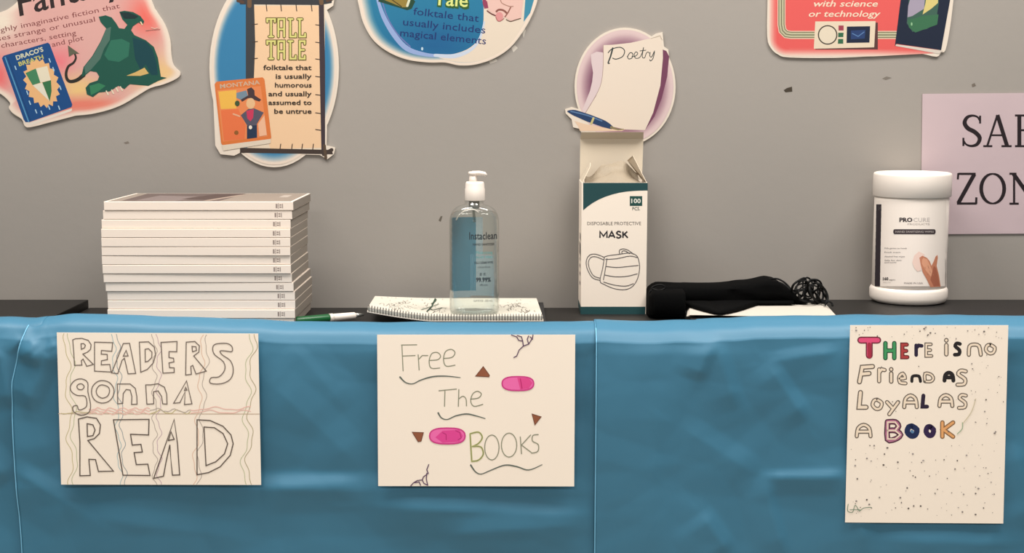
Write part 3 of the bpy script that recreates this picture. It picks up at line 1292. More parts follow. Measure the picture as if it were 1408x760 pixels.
# ------------------------------------------------------------------ papers and the black fabric bundle
PS = thing('paper_sheets', PZ(1040, 425, Z_SIDE), 'loose white paper sheets lying under the black fabric bundle', 'paper')
for lay in range(3):
    z0 = Z_SIDE + 0.0006 + lay * 0.0016
    c = [PZ(944 + lay * 2, 435 - lay * .5, z0), PZ(1151 - lay * 4, 435.5 - lay * .4, z0), PZ(1134 - lay * 3, 416.5, z0), PZ(948, 414, z0)]
    N = 24
    vs, fs = [], []
    for j in range(7):
        for i in range(N + 1):
            u, v = i / N, j / 6
            p = (c[0] * (1 - u) + c[1] * u) * (1 - v) + (c[3] * (1 - u) + c[2] * u) * v
            p = p.copy()
            p.z = z0 + 0.0012 * (0.5 + 0.5 * math.sin(u * 7 + 1 + lay * .3)) * (1 - v) * (.3 + .7 * (lay > 0) )
            vs.append(p)
    for j in range(6):
        for i in range(N):
            a = j * (N + 1) + i
            fs.append((a, a + 1, a + N + 2, a + N + 1))
    o = obj('sheet', vs, fs, M['sheet_white'], PS, True)

BG = thing('fabric_bundle', PZ(980, 422, Z_SIDE), 'flat bundle of folded black fabric with loops of black cord', 'bag')
topt = [(892, 408), (895, 399), (902, 393), (910, 390.5), (925, 391), (960, 391.5), (1000, 391), (1030, 387.5), (1050, 384),
        (1062, 382.5), (1072, 384), (1082, 390), (1092, 398), (1102, 408), (1112, 416)]


def lint(tab, x):
    if x <= tab[0][0]:
        return tab[0][1]
    for (a, b), (c, d) in zip(tab, tab[1:]):
        if x <= c:
            return b + (d - b) * (x - a) / (c - a)
    return tab[-1][1]


def fabric(name, xs, top, bot_z, yf, yb, seed, amp=0.0012):
    """closed folded cloth body: a rounded section swept along x"""
    vs, fs = [], []
    n = 20
    for i, px in enumerate(xs):
        yc = yf(px)
        yk = yb(px)
        zt_ = PY(px, lint(top, px), (yc * .55 + yk * .45)).z
        zb_ = bot_z(px)
        zm, hz = (zt_ + zb_) / 2, max(0.001, (zt_ - zb_) / 2)
        ym, hy = (yc + yk) / 2, (yk - yc) / 2
        x = PY(px, 410, yc).x
        for k in range(n):
            a = 2 * math.pi * k / n
            c_, s_ = math.cos(a), math.sin(a)
            y = ym + hy * math.copysign(abs(c_) ** .4, c_)
            z = zm + hz * math.copysign(abs(s_) ** .45, s_)
            w_ = amp * noise.noise(Vector((x * 40 + seed, y * 50, z * 120)))
            w_ += amp * 1.2 * math.sin(z * 900 + x * 20 + seed) * (abs(c_) > .5)
            vs.append((x, y + w_, max(z + w_ * .5, zb_)))
    for i in range(len(xs) - 1):
        for k in range(n):
            k2 = (k + 1) % n
            fs.append((i * n + k, i * n + k2, (i + 1) * n + k2, (i + 1) * n + k))
    fs.append(tuple(range(n - 1, -1, -1)))
    fs.append(tuple((len(xs) - 1) * n + k for k in range(n)))
    return obj(name, vs, fs, M['black_fabric'], BG, True)


XS = [892 + (1112 - 892) * i / 44 for i in range(45)]
zS = Z_SIDE + 0.0062
fabric('folded_fabric', XS, topt, lambda p: zS if p > 944 else zS - 0.004, lambda p: .205 + .00 * p, lambda p: .285, 1.0)
XL = [893 + (943 - 893) * i / 14 for i in range(15)]
fabric('hanging_fold', XL, [(893, 404), (900, 398), (943, 398)], lambda p: Z_MID + .0006,
       lambda p: .165 if p > 900 else .165 + (900 - p) * .002, lambda p: .24, 4.0)
XM = [938 + (1052 - 938) * i / 24 for i in range(25)]


def mb_z(px):
    pyb = lint([(938, 418), (950, 422), (965, 430), (980, 434.0), (998, 434.4), (1012, 431), (1030, 425), (1052, 419.5)], px)
    return Z_SIDE + .0055


fabric('folded_fabric', XM, [(938, 412), (990, 420), (1052, 410)], mb_z, lambda p: .098 + (abs(p - 990) / 52) ** 1.4 * .10, lambda p: .235, 9.0)
fabric('folded_fabric', [900 + i * 8 for i in range(25)], [(900, 412), (1092, 411)], lambda p: zS, lambda p: .196,
       lambda p: .25, 13.0, .0008)
cr = random.Random(11)


def cord(pts, r=0.0015, closed=True):
    P = [PY(p[0], p[1], p[2]) for p in pts]
    P = smooth_pts([tuple(p) for p in P], 6, closed)
    P = [(p[0], p[1], max(p[2], Z_SIDE + .006)) for p in P]
    MB().tube(P, r, 6, closed).build('cord_loop', M['cord'], BG, True)


cord([(1058, 383.5, .235), (1070, 383.5, .225), (1082, 391, .22), (1092, 404, .215)], closed=False)
cord([(1062, 386, .225), (1074, 389, .22), (1085, 397, .215), (1090, 408, .215)], closed=False)
LOOPS = [(1099, 397, 9, 15, .5), (1111, 396, 7, 14, -.1), (1104, 402, 13, 13, .8), (1121, 399, 9, 17, -.5), (1126, 403, 9, 16, -.6),
         (1113, 404, 15, 13, .2), (1096, 407, 9, 11, .9), (1118, 392, 7, 9, -.3), (1127, 409, 9, 10, -.4), (1131, 406, 5, 14, -.3),
         (1108, 409, 16, 10, .1), (1119, 402, 14, 17, -.2), (1103, 396, 8, 10, .6)]
for (cx_, cy_, rx, ry, ro) in LOOPS:
    pts = []
    y0_ = cr.uniform(.19, .25)
    for k in range(8):
        a = 2 * math.pi * k / 8
        f = cr.uniform(.82, 1.15)
        ex, ey = rx * f * math.cos(a), ry * f * math.sin(a)
        pts.append((cx_ + ex * math.cos(ro) - ey * math.sin(ro), min(cy_ + ex * math.sin(ro) + ey * math.cos(ro), 420),
                    y0_ + cr.uniform(-.01, .01) + .006 * math.cos(a)))
    cord(pts, cr.uniform(.0012, .0019))
cord([(1134, 420, .19), (1138, 414.5, .19), (1143, 416, .19), (1145, 421, .188), (1144, 424, .186)], closed=False)
# cord ends at the left end
cord([(896, 396, .2), (903, 392, .2), (911, 392, .2), (914, 396, .2), (906, 399, .198)], .0013)
cord([(893, 402, .2), (896, 399, .2), (899, 404, .2), (897, 412, .2), (893, 409, .2)], .0013)

# ------------------------------------------------------------------ drawings taped to the blue paper
FP = -0.024


def poster(label, q, th_=0.0006):
    """q: TL, TR, BR, BL on the picture grid"""
    c = PY((q[0][0] + q[2][0]) / 2, (q[0][1] + q[2][1]) / 2, FP)
    t = thing('hand_drawn_poster', c, label, 'poster', None)
    card('paper_sheet', q, FP, FP + th_, M['paper'], t)
    for k in (0.12, 0.88):   # foam tape that holds the sheet off the blue paper
        for r in (0.1, 0.9):
            x = q[0][0] + (q[1][0] - q[0][0]) * k
            y = q[0][1] + (q[3][1] - q[0][1]) * r
            p = PY(x, y, FP)
            MB().box((p.x - .006, FP + th_, p.z - .006), (p.x + .006, FP + .0145, p.z + .006)).build('tape_pad', M['card'], t)
    return t


G = (118, 106, 98)
# --- 1 READERS gonna READ
p1 = poster('landscape drawing reading READERS gonna READ in outlined letters', [(78, 457), (355, 458.5), (359, 666.5), (84, 666)])
a = Print(plane_fn(FP), 0.00005)
a.zoom = None


def wavy(x0, y0, x1, y1, amp, wl, ph=0, drift=0):
    n = max(8, int(math.hypot(x1 - x0, y1 - y0) / 3))
    out = []
    L = math.hypot(x1 - x0, y1 - y0)
    ux, uy = (x1 - x0) / L, (y1 - y0) / L
    for i in range(n + 1):
        d = L * i / n
        o_ = amp * math.sin(2 * math.pi * d / wl + ph) + amp * .35 * math.sin(2 * math.pi * d / wl * 2.3 + ph * 2)
        out.append((x0 + ux * d - uy * o_, y0 + uy * d + ux * o_))
    return out


OL, BL, PK, OG, GN, GY = (196, 184, 136), (166, 192, 196), (236, 180, 168), (228, 192, 168), (190, 194, 156), (182, 170, 160)
for (x, y0_, xe, ye, am, wl, ph, c1, c2) in [
        (91, 458, 98, 666, 4, 66, 0.5, OL, GN), (155, 459, 166, 666, 3, 44, 2.0, BL, (150, 160, 164)),
        (212, 459, 213, 666, 3.2, 38, 1.0, GY, (200, 172, 182)), (280, 460, 266, 666, 3.4, 52, 0.0, OG, GY),
        (343, 459, 335, 666, 4.5, 64, 3.0, GN, (176, 164, 128))]:
    a.line(wavy(x, y0_, xe, ye, am, wl, ph), .9, c1, caps=False)
    a.line(wavy(x + 6, y0_, xe + 6, ye, am, wl, ph + .35), .9, c2, caps=False)
a.line([(80, 568.5), (357, 569)], 0.9, (200, 176, 150), caps=False)
for k, c_ in enumerate([PK, PK, (236, 186, 172)]):
    a.line(wavy(122, 562 + k * 3, 206, 562 + k * 3, 1.6, 17, k), 1.2, (238, 194, 182), caps=False)
a.line(wavy(206, 566, 262, 566, 2.5, 24, 1), 1.1, OL, caps=False)
a.line(wavy(206, 563, 262, 565, 2, 24, 2), 1.0, GY, caps=False)
for k in range(2):
    a.line(wavy(262, 562 + k * 4, 345, 561 + k * 5, 2.0, 50, k + .5), 1.2, (238, 194, 182), caps=False)
a.line(wavy(84, 568, 125, 566, 1.0, 30, 0), 1.0, OL, caps=False)
a.build('wavy_lines', p1, 'faint coloured wavy pencil lines')


def outl(shapes, wd, col, sm=0):
    for pts in shapes:
        a.line(list(pts), wd, col, closed=True, smooth=sm)


a.z(70, 450, 6.333)
outl([
    [(190, 108), (215, 98), (270, 95), (325, 112), (350, 150), (345, 190), (318, 215), (278, 232), (370, 322), (312, 338),
     (280, 275), (265, 288), (270, 328), (205, 330), (200, 230)],
    [(262, 142), (285, 140), (300, 155), (292, 178), (265, 190)],
    [(380, 128), (538, 132), (530, 208), (440, 200), (438, 232), (490, 235), (492, 280), (440, 290), (438, 325), (512, 322), (525, 388), (380, 380)],
    [(630, 140), (685, 138), (738, 400), (672, 404), (640, 268), (620, 285), (582, 402), (528, 396)],
    [(655, 200), (672, 248), (630, 250)],
    [(770, 128), (850, 125), (900, 170), (912, 240), (890, 310), (840, 365), (782, 390)],
    [(820, 190), (850, 185), (880, 215), (878, 262), (845, 295), (822, 300)],
    [(578, 492), (625, 492), (690, 492), (735, 530), (748, 600), (750, 668), (702, 670), (705, 600), (690, 545), (655, 540), (630, 575), (625, 660), (582, 665)],
], 8.5, G)
outl([
    [(320, 480), (270, 448), (210, 460), (170, 510), (180, 560), (230, 592), (300, 600), (312, 680), (275, 712), (240, 715), (228, 680),
     (192, 690), (200, 735), (262, 765), (330, 740), (345, 670), (322, 560)],
    [(240, 495), (270, 492), (290, 515), (272, 540), (240, 538), (226, 515)],
    [(450, 462), (510, 480), (548, 535), (540, 600), (500, 645), (440, 658), (385, 635), (356, 585), (360, 520), (400, 475)],
    [(450, 500), (500, 520), (510, 560), (490, 600), (445, 615), (405, 590), (395, 550), (415, 512)],
], 8.5, G, 3)
a.z(200, 450, 6.335)
outl([
    [(135, 130), (275, 122), (272, 212), (205, 210), (205, 262), (245, 268), (248, 300), (205, 308), (210, 350), (250, 352), (250, 392), (152, 398)],
    [(355, 128), (430, 122), (470, 160), (465, 215), (420, 248), (530, 380), (440, 405), (412, 330), (395, 340), (400, 408), (350, 414)],
    [(405, 165), (440, 168), (445, 200), (410, 212)],
    [(2, 500), (45, 500), (110, 490), (165, 520), (185, 580), (188, 668), (150, 665), (140, 600), (110, 552), (70, 560), (72, 665), (12, 668)],
    [(358, 465), (405, 665), (340, 672), (345, 560), (300, 655), (245, 660)],
    [(350, 520), (362, 545), (340, 548)],
], 8.5, G)
outl([
    [(752, 210), (755, 170), (720, 142), (660, 138), (600, 150), (585, 190), (605, 240), (680, 300), (690, 370), (640, 430), (572, 438), (565, 485),
     (660, 490), (740, 450), (765, 370), (740, 290), (670, 240), (650, 205), (700, 205)],
], 8.5, G, 3)
a.z(80, 560, 5.029)
G2 = (96, 84, 76)
outl([
    [(140, 80), (200, 65), (265, 75), (292, 120), (285, 180), (250, 215), (205, 228), (382, 440), (278, 442), (258, 360), (212, 358), (222, 470), (150, 472), (150, 240)],
    [(200, 112), (240, 120), (255, 155), (240, 195), (202, 200)],
    [(382, 85), (628, 82), (625, 190), (500, 185), (512, 260), (572, 255), (582, 308), (525, 312), (540, 395), (620, 392), (635, 470), (448, 468)],
    [(802, 82), (825, 250), (840, 466), (790, 468), (772, 258), (745, 380), (728, 475), (660, 490), (720, 320)],
    [(780, 168), (802, 220), (762, 228)],
    [(960, 85), (1050, 90), (1140, 130), (1195, 190), (1210, 250), (1190, 330), (1120, 410), (1040, 450), (960, 465)],
    [(1008, 135), (1080, 140), (1140, 180), (1172, 250), (1150, 320), (1090, 375), (1022, 402)],
], 7.5, G2)
a.zoom = None
a.build('lettering', p1)

# --- 2 Free The BOOKS
p2 = poster('landscape drawing reading Free The BOOKS with pink ovals', [(518.5, 460), (791, 460), (789.5, 668.5), (520, 668)])
a = Print(plane_fn(FP), 0.00005)
a.z(500, 440, 3.0406)
LG = (142, 143, 122)
for pts in [[(160, 105), (165, 212)], [(158, 104), (222, 103)], [(163, 150), (215, 148)], [(228, 145), (232, 208)], [(229, 165), (245, 148), (268, 148)],
            [(278, 168), (310, 165), (322, 150), (308, 135), (285, 140), (274, 170), (282, 200), (318, 200)],
            [(336, 160), (370, 155), (382, 135), (366, 122), (342, 132), (334, 165), (345, 192), (382, 188)],
            [(315, 295), (388, 288)], [(340, 292), (338, 360)], [(398, 290), (396, 360)], [(397, 330), (415, 318), (428, 330), (430, 358)],
            [(448, 330), (480, 325), (492, 308), (475, 297), (455, 310), (448, 340), (462, 360), (498, 352)]]:
    a.line(pts, 4.2, LG, smooth=4 if len(pts) > 3 else 0)
for pts in [[(445, 475), (452, 590)], [(445, 475), (480, 468), (496, 490), (480, 515), (455, 528)], [(455, 528), (490, 530), (500, 560), (480, 585), (452, 590)]]:
    a.line(pts, 7, (200, 202, 130), smooth=4)
    a.line(pts, 4, (138, 140, 100), smooth=4)
for (cx_, cy_, rx, ry) in [(536, 532, 30, 52), (608, 522, 32, 50)]:
    a.line([(cx_ + rx * math.cos(k * .5236), cy_ + ry * math.sin(k * .5236)) for k in range(12)], 4, LG, smooth=3, closed=True)
for pts in [[(655, 488), (660, 558)], [(698, 480), (660, 522), (700, 552)], [(730, 478), (708, 482), (706, 505), (730, 520), (728, 548), (702, 556)]]:
    a.line(pts, 4.2, LG, smooth=4 if len(pts) > 3 else 0)
a.build('lettering', p2)
UG = (100, 108, 100)
for pts in [[(152, 238), (175, 260), (205, 266), (240, 250), (290, 236), (345, 234), (404, 240)], [(312, 388), (325, 408), (350, 415), (385, 400), (430, 392), (470, 400), (508, 411)],
            [(448, 606), (468, 634), (492, 643), (530, 628), (590, 606), (640, 612), (690, 626), (746, 604)]]:
    a.line(pts, [7, 5, 4, 5, 6, 5, 3], UG, smooth=5)
    a.build('underline', p2)
BR_ = (146, 88, 62)
for tri in [[(468, 234), (500, 194), (526, 230), (524, 237)], [(704, 392), (742, 404), (716, 438)], [(203, 468), (250, 470), (240, 506), (228, 508)]]:
    a.poly(tri, BR_)
    a.line(tri, 3, (112, 66, 48), closed=True)
    a.build('triangle_drawing', p2)
for (cx_, cy_, rx, ry) in [(645, 265, 66, 29), (350, 484, 74, 33)]:
    for e in range(1):
        sh = [(cx_ + rx * math.copysign(abs(math.cos(k * .2618)) ** .7, math.cos(k * .2618)), cy_ + ry * math.copysign(abs(math.sin(k * .2618)) ** .8, math.sin(k * .2618)) - (k < 0)) for k in range(24)]
        a.poly(sh, (238, 110, 176))
        a.line(sh, 6, (206, 62, 136), closed=True)
        a.build('oval_drawing', p2, 'pink felt-tip oval')
a.poly([(642, 240), (690, 242), (706, 262), (690, 286), (655, 290)], (226, 76, 146))
a.line([(655, 245), (662, 285)], 4, (190, 40, 110))
a.build('oval_shading', p2)
a.poly([(330, 462), (400, 458), (415, 484), (400, 508), (330, 512), (300, 490)], (224, 72, 150))
a.line([(330, 470), (345, 478), (345, 500)], 3, (180, 40, 110))
a.line([(385, 462), (402, 470), (408, 492), (395, 500)], 3, (180, 40, 110))
a.build('oval_shading', p2)
PU = (96, 72, 98)
for pts in [[(628, 156), (640, 150), (650, 125), (668, 108), (690, 100), (706, 75), (708, 62)], [(668, 108), (665, 88), (648, 84), (640, 70), (618, 62)],
            [(665, 88), (660, 70), (642, 64)], [(690, 100), (684, 80), (690, 66)], [(706, 80), (696, 70)], [(668, 108), (680, 104)]]:
    a.line(pts, 4.2, PU)
a.build('branch_drawing', p2)
for pts in [[(272, 604), (264, 625), (270, 640), (250, 655), (245, 668), (225, 670), (208, 680), (196, 694)], [(264, 640), (262, 665), (268, 690)], [(245, 668), (252, 682), (268, 690)],
            [(208, 680), (232, 676), (238, 690)]]:
    a.line(pts, 4.2, PU)
a.build('branch_drawing', p2)

# --- 3 There is no friend as loyal as a book
p3 = poster('portrait drawing reading THERE is no Friend as Loyal as a Book', [(1169, 447), (1386.5, 447), (1379.5, 719.5), (1162, 718)])
a = Print(plane_fn(FP), 0.00005)
SK = {
    'T': [[(0, 0), (1, 0)], [(.5, 0), (.5, 1)]], 'H': [[(0, 0), (0, 1)], [(1, 0), (1, 1)], [(0, .5), (1, .5)]],
    'E': [[(.9, 0), (.1, 0), (.1, 1), (1, 1)], [(.1, .5), (.8, .5)]], 'r': [[(.1, 0), (.1, 1)], [(.1, .3), (.5, 0), (1, .05)]],
    'i': [[(.5, .35), (.5, 1)], [(.5, 0), (.5, .02)]], 's': [[(1, .05), (.4, 0), (.1, .25), (.9, .6), (.8, .95), (0, 1)]],
    'n': [[(0, 1), (.05, .2), (.4, 0), (.85, .15), (1, 1)]], 'o': [[(.5, 0), (1, .35), (.85, .9), (.4, 1), (0, .6), (.15, .1), (.5, 0)]],
    'F': [[(1, 0), (.25, .05), (.05, 1)], [(.15, .5), (.75, .45)]], 'e': [[(.1, .5), (.9, .45), (.6, 0), (.1, .3), (.2, .9), (1, 1)]],
    'd': [[(0, 1), (0, 0), (.7, .1), (1, .6), (.7, 1), (0, 1)]], 'A': [[(0, 1), (.1, .3), (.5, 0), (.9, .3), (1, 1)], [(.1, .6), (.9, .6)]],
    'L': [[(.2, 0), (0, 1), (1, 1)]], 'y': [[(0, 0), (.5, .5)], [(1, 0), (.2, 1)]], 'B': [[(0, 0), (0, 1), (.6, 1), (1, .75), (.6, .5), (0, .5)], [(0, 0), (.6, 0), (.85, .25), (.6, .5)]],
    'K': [[(0, 0), (0, 1)], [(1, 0), (.1, .5), (1, 1)]],
}
a.z(1165, 450, 4.75)


def bubble(ch, x0, y0_, x1, y1_, wo, wi, co, ci):
    sk = SK[ch]
    wi = wi * .80
    a.lift = 0.00005
    h = wo / 2
    mp = lambda p: (x0 + h + (x1 - x0 - 2 * h) * p[0], y0_ + h + (y1_ - y0_ - 2 * h) * p[1])
    a.up()
    for st in sk:
        a.line([mp(p) for p in st], wo, co, smooth=3 if len(st) > 3 and ch not in 'EL' else 0, up=False)
    if wi:
        a.up()
        for st in sk:
            a.line([mp(p) for p in st], wi, ci, smooth=3 if len(st) > 3 and ch not in 'EL' else 0, up=False)


OC, IC = (108, 98, 88), (242, 224, 202)
BK = (36, 32, 34)
bubble('T', 65, 60, 222, 205, 46, 36, (120, 44, 62), (232, 84, 130))
a.lift = .0003
a.line([(144, 110), (146, 190)], 24, (170, 48, 72))
bubble('H', 234, 88, 322, 215, 30, 22, (30, 74, 52), (66, 152, 96))
bubble('E', 342, 98, 406, 208, 28, 20, (92, 28, 36), (176, 66, 66))
bubble('r', 434, 105, 498, 192, 24, 0, (42, 32, 58), IC)
bubble('E', 500, 98, 562, 198, 24, 13, OC, IC)
bubble('i', 626, 68, 668, 190, 30, 20, OC, IC)
bubble('s', 690, 92, 748, 190, 24, 0, BK, IC)
bubble('n', 780, 98, 886, 192, 28, 17, OC, IC)
bubble('o', 892, 100, 976, 182, 26, 16, OC, IC)
bubble('F', 58, 238, 182, 372, 34, 23, OC, IC)
bubble('r', 190, 260, 258, 365, 28, 18, OC, IC)
bubble('i', 264, 258, 310, 368, 30, 19, OC, IC)
bubble('e', 322, 288, 394, 378, 26, 16, OC, IC)
bubble('n', 412, 305, 488, 362, 20, 0, BK, IC)
bubble('d', 496, 290, 574, 364, 24, 13, OC, IC)
bubble('A', 622, 282, 706, 360, 26, 0, BK, IC)
bubble('s', 706, 268, 788, 388, 28, 18, OC, IC)
bubble('L', 60, 408, 140, 538, 34, 24, OC, IC)
bubble('o', 152, 458, 238, 545, 27, 17, OC, IC)
bubble('y', 246, 474, 346, 580, 28, 18, OC, IC)
bubble('A', 358, 430, 468, 534, 28, 17, OC, IC)
bubble('L', 478, 432, 534, 530, 26, 0, (44, 32, 54), IC)
bubble('A', 588, 428, 700, 526, 28, 17, OC, IC)
bubble('s', 716, 428, 788, 538, 26, 16, OC, IC)
bubble('A', 48, 622, 166, 724, 28, 17, OC, IC)
bubble('B', 244, 598, 366, 748, 38, 26, (84, 50, 66), (188, 120, 150))
a.lift = .0003
for st in SK['B']:
    a.line([(244 + 20 + 82 * p[0], 598 + 20 + 110 * p[1]) for p in st], 9, IC)
bubble('o', 374, 626, 472, 726, 36, 0, (30, 44, 84), IC)
a.lift = .0003
a.line([(422, 678), (426, 682)], 20, (90, 130, 170))
bubble('o', 498, 630, 580, 722, 34, 0, (50, 34, 74), IC)
bubble('K', 606, 606, 706, 728, 30, 19, (142, 104, 70), (230, 168, 110))
a.zoom = None
a.build('lettering', p3)
dr = random.Random(3)
for k in range(210):
    if k < 120:
        x, y = dr.uniform(1170, 1375), dr.uniform(612, 712)
    elif k < 170:
        x, y = dr.uniform(1170, 1382), dr.uniform(449, 466)
    elif k < 200:
        x, y = dr.uniform(1335, 1380), dr.uniform(480, 612)
    else:
        x, y = dr.uniform(1180, 1330), dr.uniform(500, 600)
    r = dr.choice([.35, .5, .6, .8, 1.2])
    g_ = dr.randint(80, 175)
    a.lift = 0.0004 + k * 1e-6
    a.ell(x, y, r * dr.uniform(.7, 1.4), r, (g_, g_ - 8, g_ - 12), 7)
a.build('ink_dots', p3)
a.z(1150, 430, 2.453)
for pts in [[(40, 645), (38, 668), (55, 672), (62, 650), (70, 655), (78, 668), (92, 658), (118, 656)], [(46, 664), (80, 664)]]:
    a.line(pts, 2.2, (112, 136, 112), smooth=3)
a.line([(470, 290), (455, 335), (425, 375)], 3, (210, 200, 172), smooth=3)
a.line([(425, 370), (425, 390), (408, 408)], 3, (160, 180, 150), smooth=3)
a.zoom = None
a.build('signature', p3, 'small green scribbled initials')

# ------------------------------------------------------------------ signs on the wall
WF = WALL_Y - 0.003
CRM = (240, 222, 204)


def mixc(a_, b_, t_):
    t_ = max(0, min(1, t_))
    return tuple(a_[i] + (b_[i] - a_[i]) * t_ for i in range(3))


def blob(x, y, cx_, cy_, rx, ry):
    return math.exp(-(((x - cx_) / rx) ** 2 + ((y - cy_) / ry) ** 2))


def wall_sign(label, outlines, centre):
    c = PY(centre[0], centre[1], WALL_Y)
    t = thing('genre_sign', c, label, 'sign')
    for k, o_ in enumerate(outlines):
        card('sign_card', o_, WF - .0002 * k, WALL_Y - 0.0002, M['sign_card'], t)
    return t, Print(plane_fn(WF - .0002 * (len(outlines) - 1)), 0.0001, tone=0.74)


# --- fantasy sign with dragon
ol = smooth_pts([(200, -12), (213, 12), (227, 34), (234, 55), (235.5, 75), (239, 90), (248, 100), (243, 108), (225, 116), (207, 121), (190, 131),
                 (170, 143), (150, 151), (125, 157), (105, 159), (97, 161), (70, 168), (42, 175), (34, 173), (30, 164), (18, 156), (12, 148), (14, 142),
                 (5, 132), (-10, 122), (-30, 100), (-40, 60), (-22, 26), (0, 17), (10, 13), (22, 4), (36, -12), (70, -42), (150, -46)], 3, True)
fs_, a = wall_sign('fantasy genre sign with a green dragon and a blue book, at the top left', [ol], (110, 80))


def fcol(x, y, k):
    c = (222, 170, 162)
    c = mixc(c, (238, 112, 100), blob(x, y, 202, 22, 26, 30) * 1.0)
    c = mixc(c, (238, 120, 130), blob(x, y, 82, 82, 18, 20) * .9)
    c = mixc(c, (238, 110, 110), blob(x, y, -2, 105, 14, 26))
    c = mixc(c, (236, 196, 140), blob(x, y, 220, 105, 34, 28) * 1.2)
    c = mixc(c, (238, 200, 130), blob(x, y, 108, 122, 30, 16))
    c = mixc(c, (232, 130, 110), blob(x, y, 120, 145, 60, 10) * 1.2)
    c = mixc(c, (240, 226, 206), blob(x, y, 2, 28, 22, 26) * 1.1)
    if k > .9:
        c = mixc(c, CRM, (k - .9) / .07)
    return c


a.rings(ol, (110, 70), fcol, (.995, .98, .96, .94, .91, .86, .8, .72, .62, .5, .38, .25, .12))
a.build('background_print', fs_)
TB = (128, 66, 66)
a.text('Fantasy', (27, 22), (172, -14), 36, (46, 34, 34), off=.01, shear=.1)
a.text('highly imaginative fiction that', (-9, 46.5), (165, 11), 7, TB)
a.text('uses strange or unusual', (-10, 58), (131, 29.5), 7, TB)
a.text('characters, setting', (2, 66), (105, 48), 7, TB)
a.text('and plot', (72, 64.5), (115, 55), 7, TB)
a.build('lettering', fs_)
a.z(0, 50, 5.85)
a.poly([(205, 700), (190, 690), (240, 694), (580, 578), (576, 600), (250, 716)], (232, 220, 206))
a.poly([(15, 175), (30, 155), (385, 50), (400, 62), (582, 548), (576, 568), (235, 690), (205, 690), (190, 668)], (18, 74, 132))
a.line([(42, 170), (230, 686)], 10, (86, 150, 190))
a.line([(60, 165), (246, 680)], 4, (12, 52, 98))
spl = []
for k in range(36):
    an = 2 * math.pi * k / 36
    rx, ry = (142, 208) if k % 2 == 0 else (116, 180)
    x, y = rx * math.cos(an), ry * math.sin(an)
    ro = -.33
    spl.append((335 + x * math.cos(ro) - y * math.sin(ro), 375 + x * math.sin(ro) + y * math.cos(ro)))
a.poly(spl, (236, 184, 128))
a.text("DRACO'S", (135, 190), (352, 118), 36, (214, 214, 184), off=.03)
a.text('BREATH', (155, 240), (352, 178), 34, (206, 200, 110), off=.02)
a.poly([(205, 295), (288, 258), (325, 372), (262, 392)], (66, 132, 92))
a.poly([(288, 258), (380, 238), (408, 352), (325, 372)], (232, 222, 196))
a.poly([(262, 392), (340, 372), (398, 520)], (228, 224, 204))
a.poly([(340, 370), (410, 352), (415, 440), (400, 522)], (52, 116, 74))
for (x, y) in [(215, 440), (235, 520), (285, 590), (330, 600), (390, 560), (470, 560), (480, 400), (425, 250), (395, 180), (120, 240)]:
    a.line([(x, y), (x + 10, y + 26)], 9, (170, 205, 226))
a.build('book_picture', fs_, 'blue book with a green and white shield')
a.z(90, 0, 5.43)
DG = (24, 84, 70)
a.line([(135, 560), (90, 595), (40, 608), (12, 590), (5, 545), (22, 495), (60, 468), (78, 430), (66, 395)], [30, 26, 24, 22, 20, 18, 16, 14, 12], (42, 40, 34), smooth=4)
a.poly([(18, 338), (104, 400), (62, 402), (26, 424)], (96, 96, 78))
dragon = [(248, 125), (300, 114), (345, 130), (378, 172), (400, 210), (440, 215), (462, 185), (425, 145), (402, 88), (440, 80), (505, 90), (560, 120),
          (588, 158), (578, 188), (545, 168), (505, 195), (490, 225), (515, 262), (600, 300), (660, 350), (690, 430), (706, 530), (712, 572),
          (756, 580), (690, 604), (620, 640), (480, 628), (440, 665), (395, 640), (330, 682), (250, 690), (205, 724), (160, 705), (150, 655),
          (180, 620), (240, 600), (252, 570), (232, 538), (185, 530), (150, 560), (118, 575), (135, 500), (200, 418), (262, 310), (304, 212), (262, 165)]
a.poly(dragon, DG)
a.poly([(304, 215), (340, 200), (330, 300), (290, 360), (260, 440), (190, 520), (150, 552), (140, 500), (205, 420), (265, 312)], (78, 112, 100))
a.poly([(340, 300), (420, 290), (480, 320), (470, 420), (400, 462), (320, 450), (290, 410)], (44, 112, 90))
a.poly([(500, 280), (600, 310), (650, 370), (680, 470), (690, 560), (640, 560), (600, 480), (560, 520), (520, 440)], (10, 66, 74))
a.poly([(455, 565), (520, 540), (590, 505), (622, 548), (560, 566)], (214, 178, 108))
a.poly([(404, 92), (470, 92), (545, 122), (520, 140), (440, 140)], (22, 46, 48))
a.poly([(180, 640), (250, 620), (300, 640), (250, 680), (190, 710)], (50, 126, 88))
for (x, y) in [(305, 680), (345, 672), (378, 655), (410, 648)]:
    a.line([(x, y), (x + 14, y + 26)], 9, (236, 224, 196))
a.line([(562, 165), (574, 184)], 10, (240, 206, 170))
a.line([(600, 228), (650, 222), (706, 218)], 5, (196, 128, 118))
a.line([(640, 205), (665, 214), (690, 208)], 5, (244, 200, 180))
a.build('dragon_picture', fs_, 'dark green dragon')
a.zoom = None

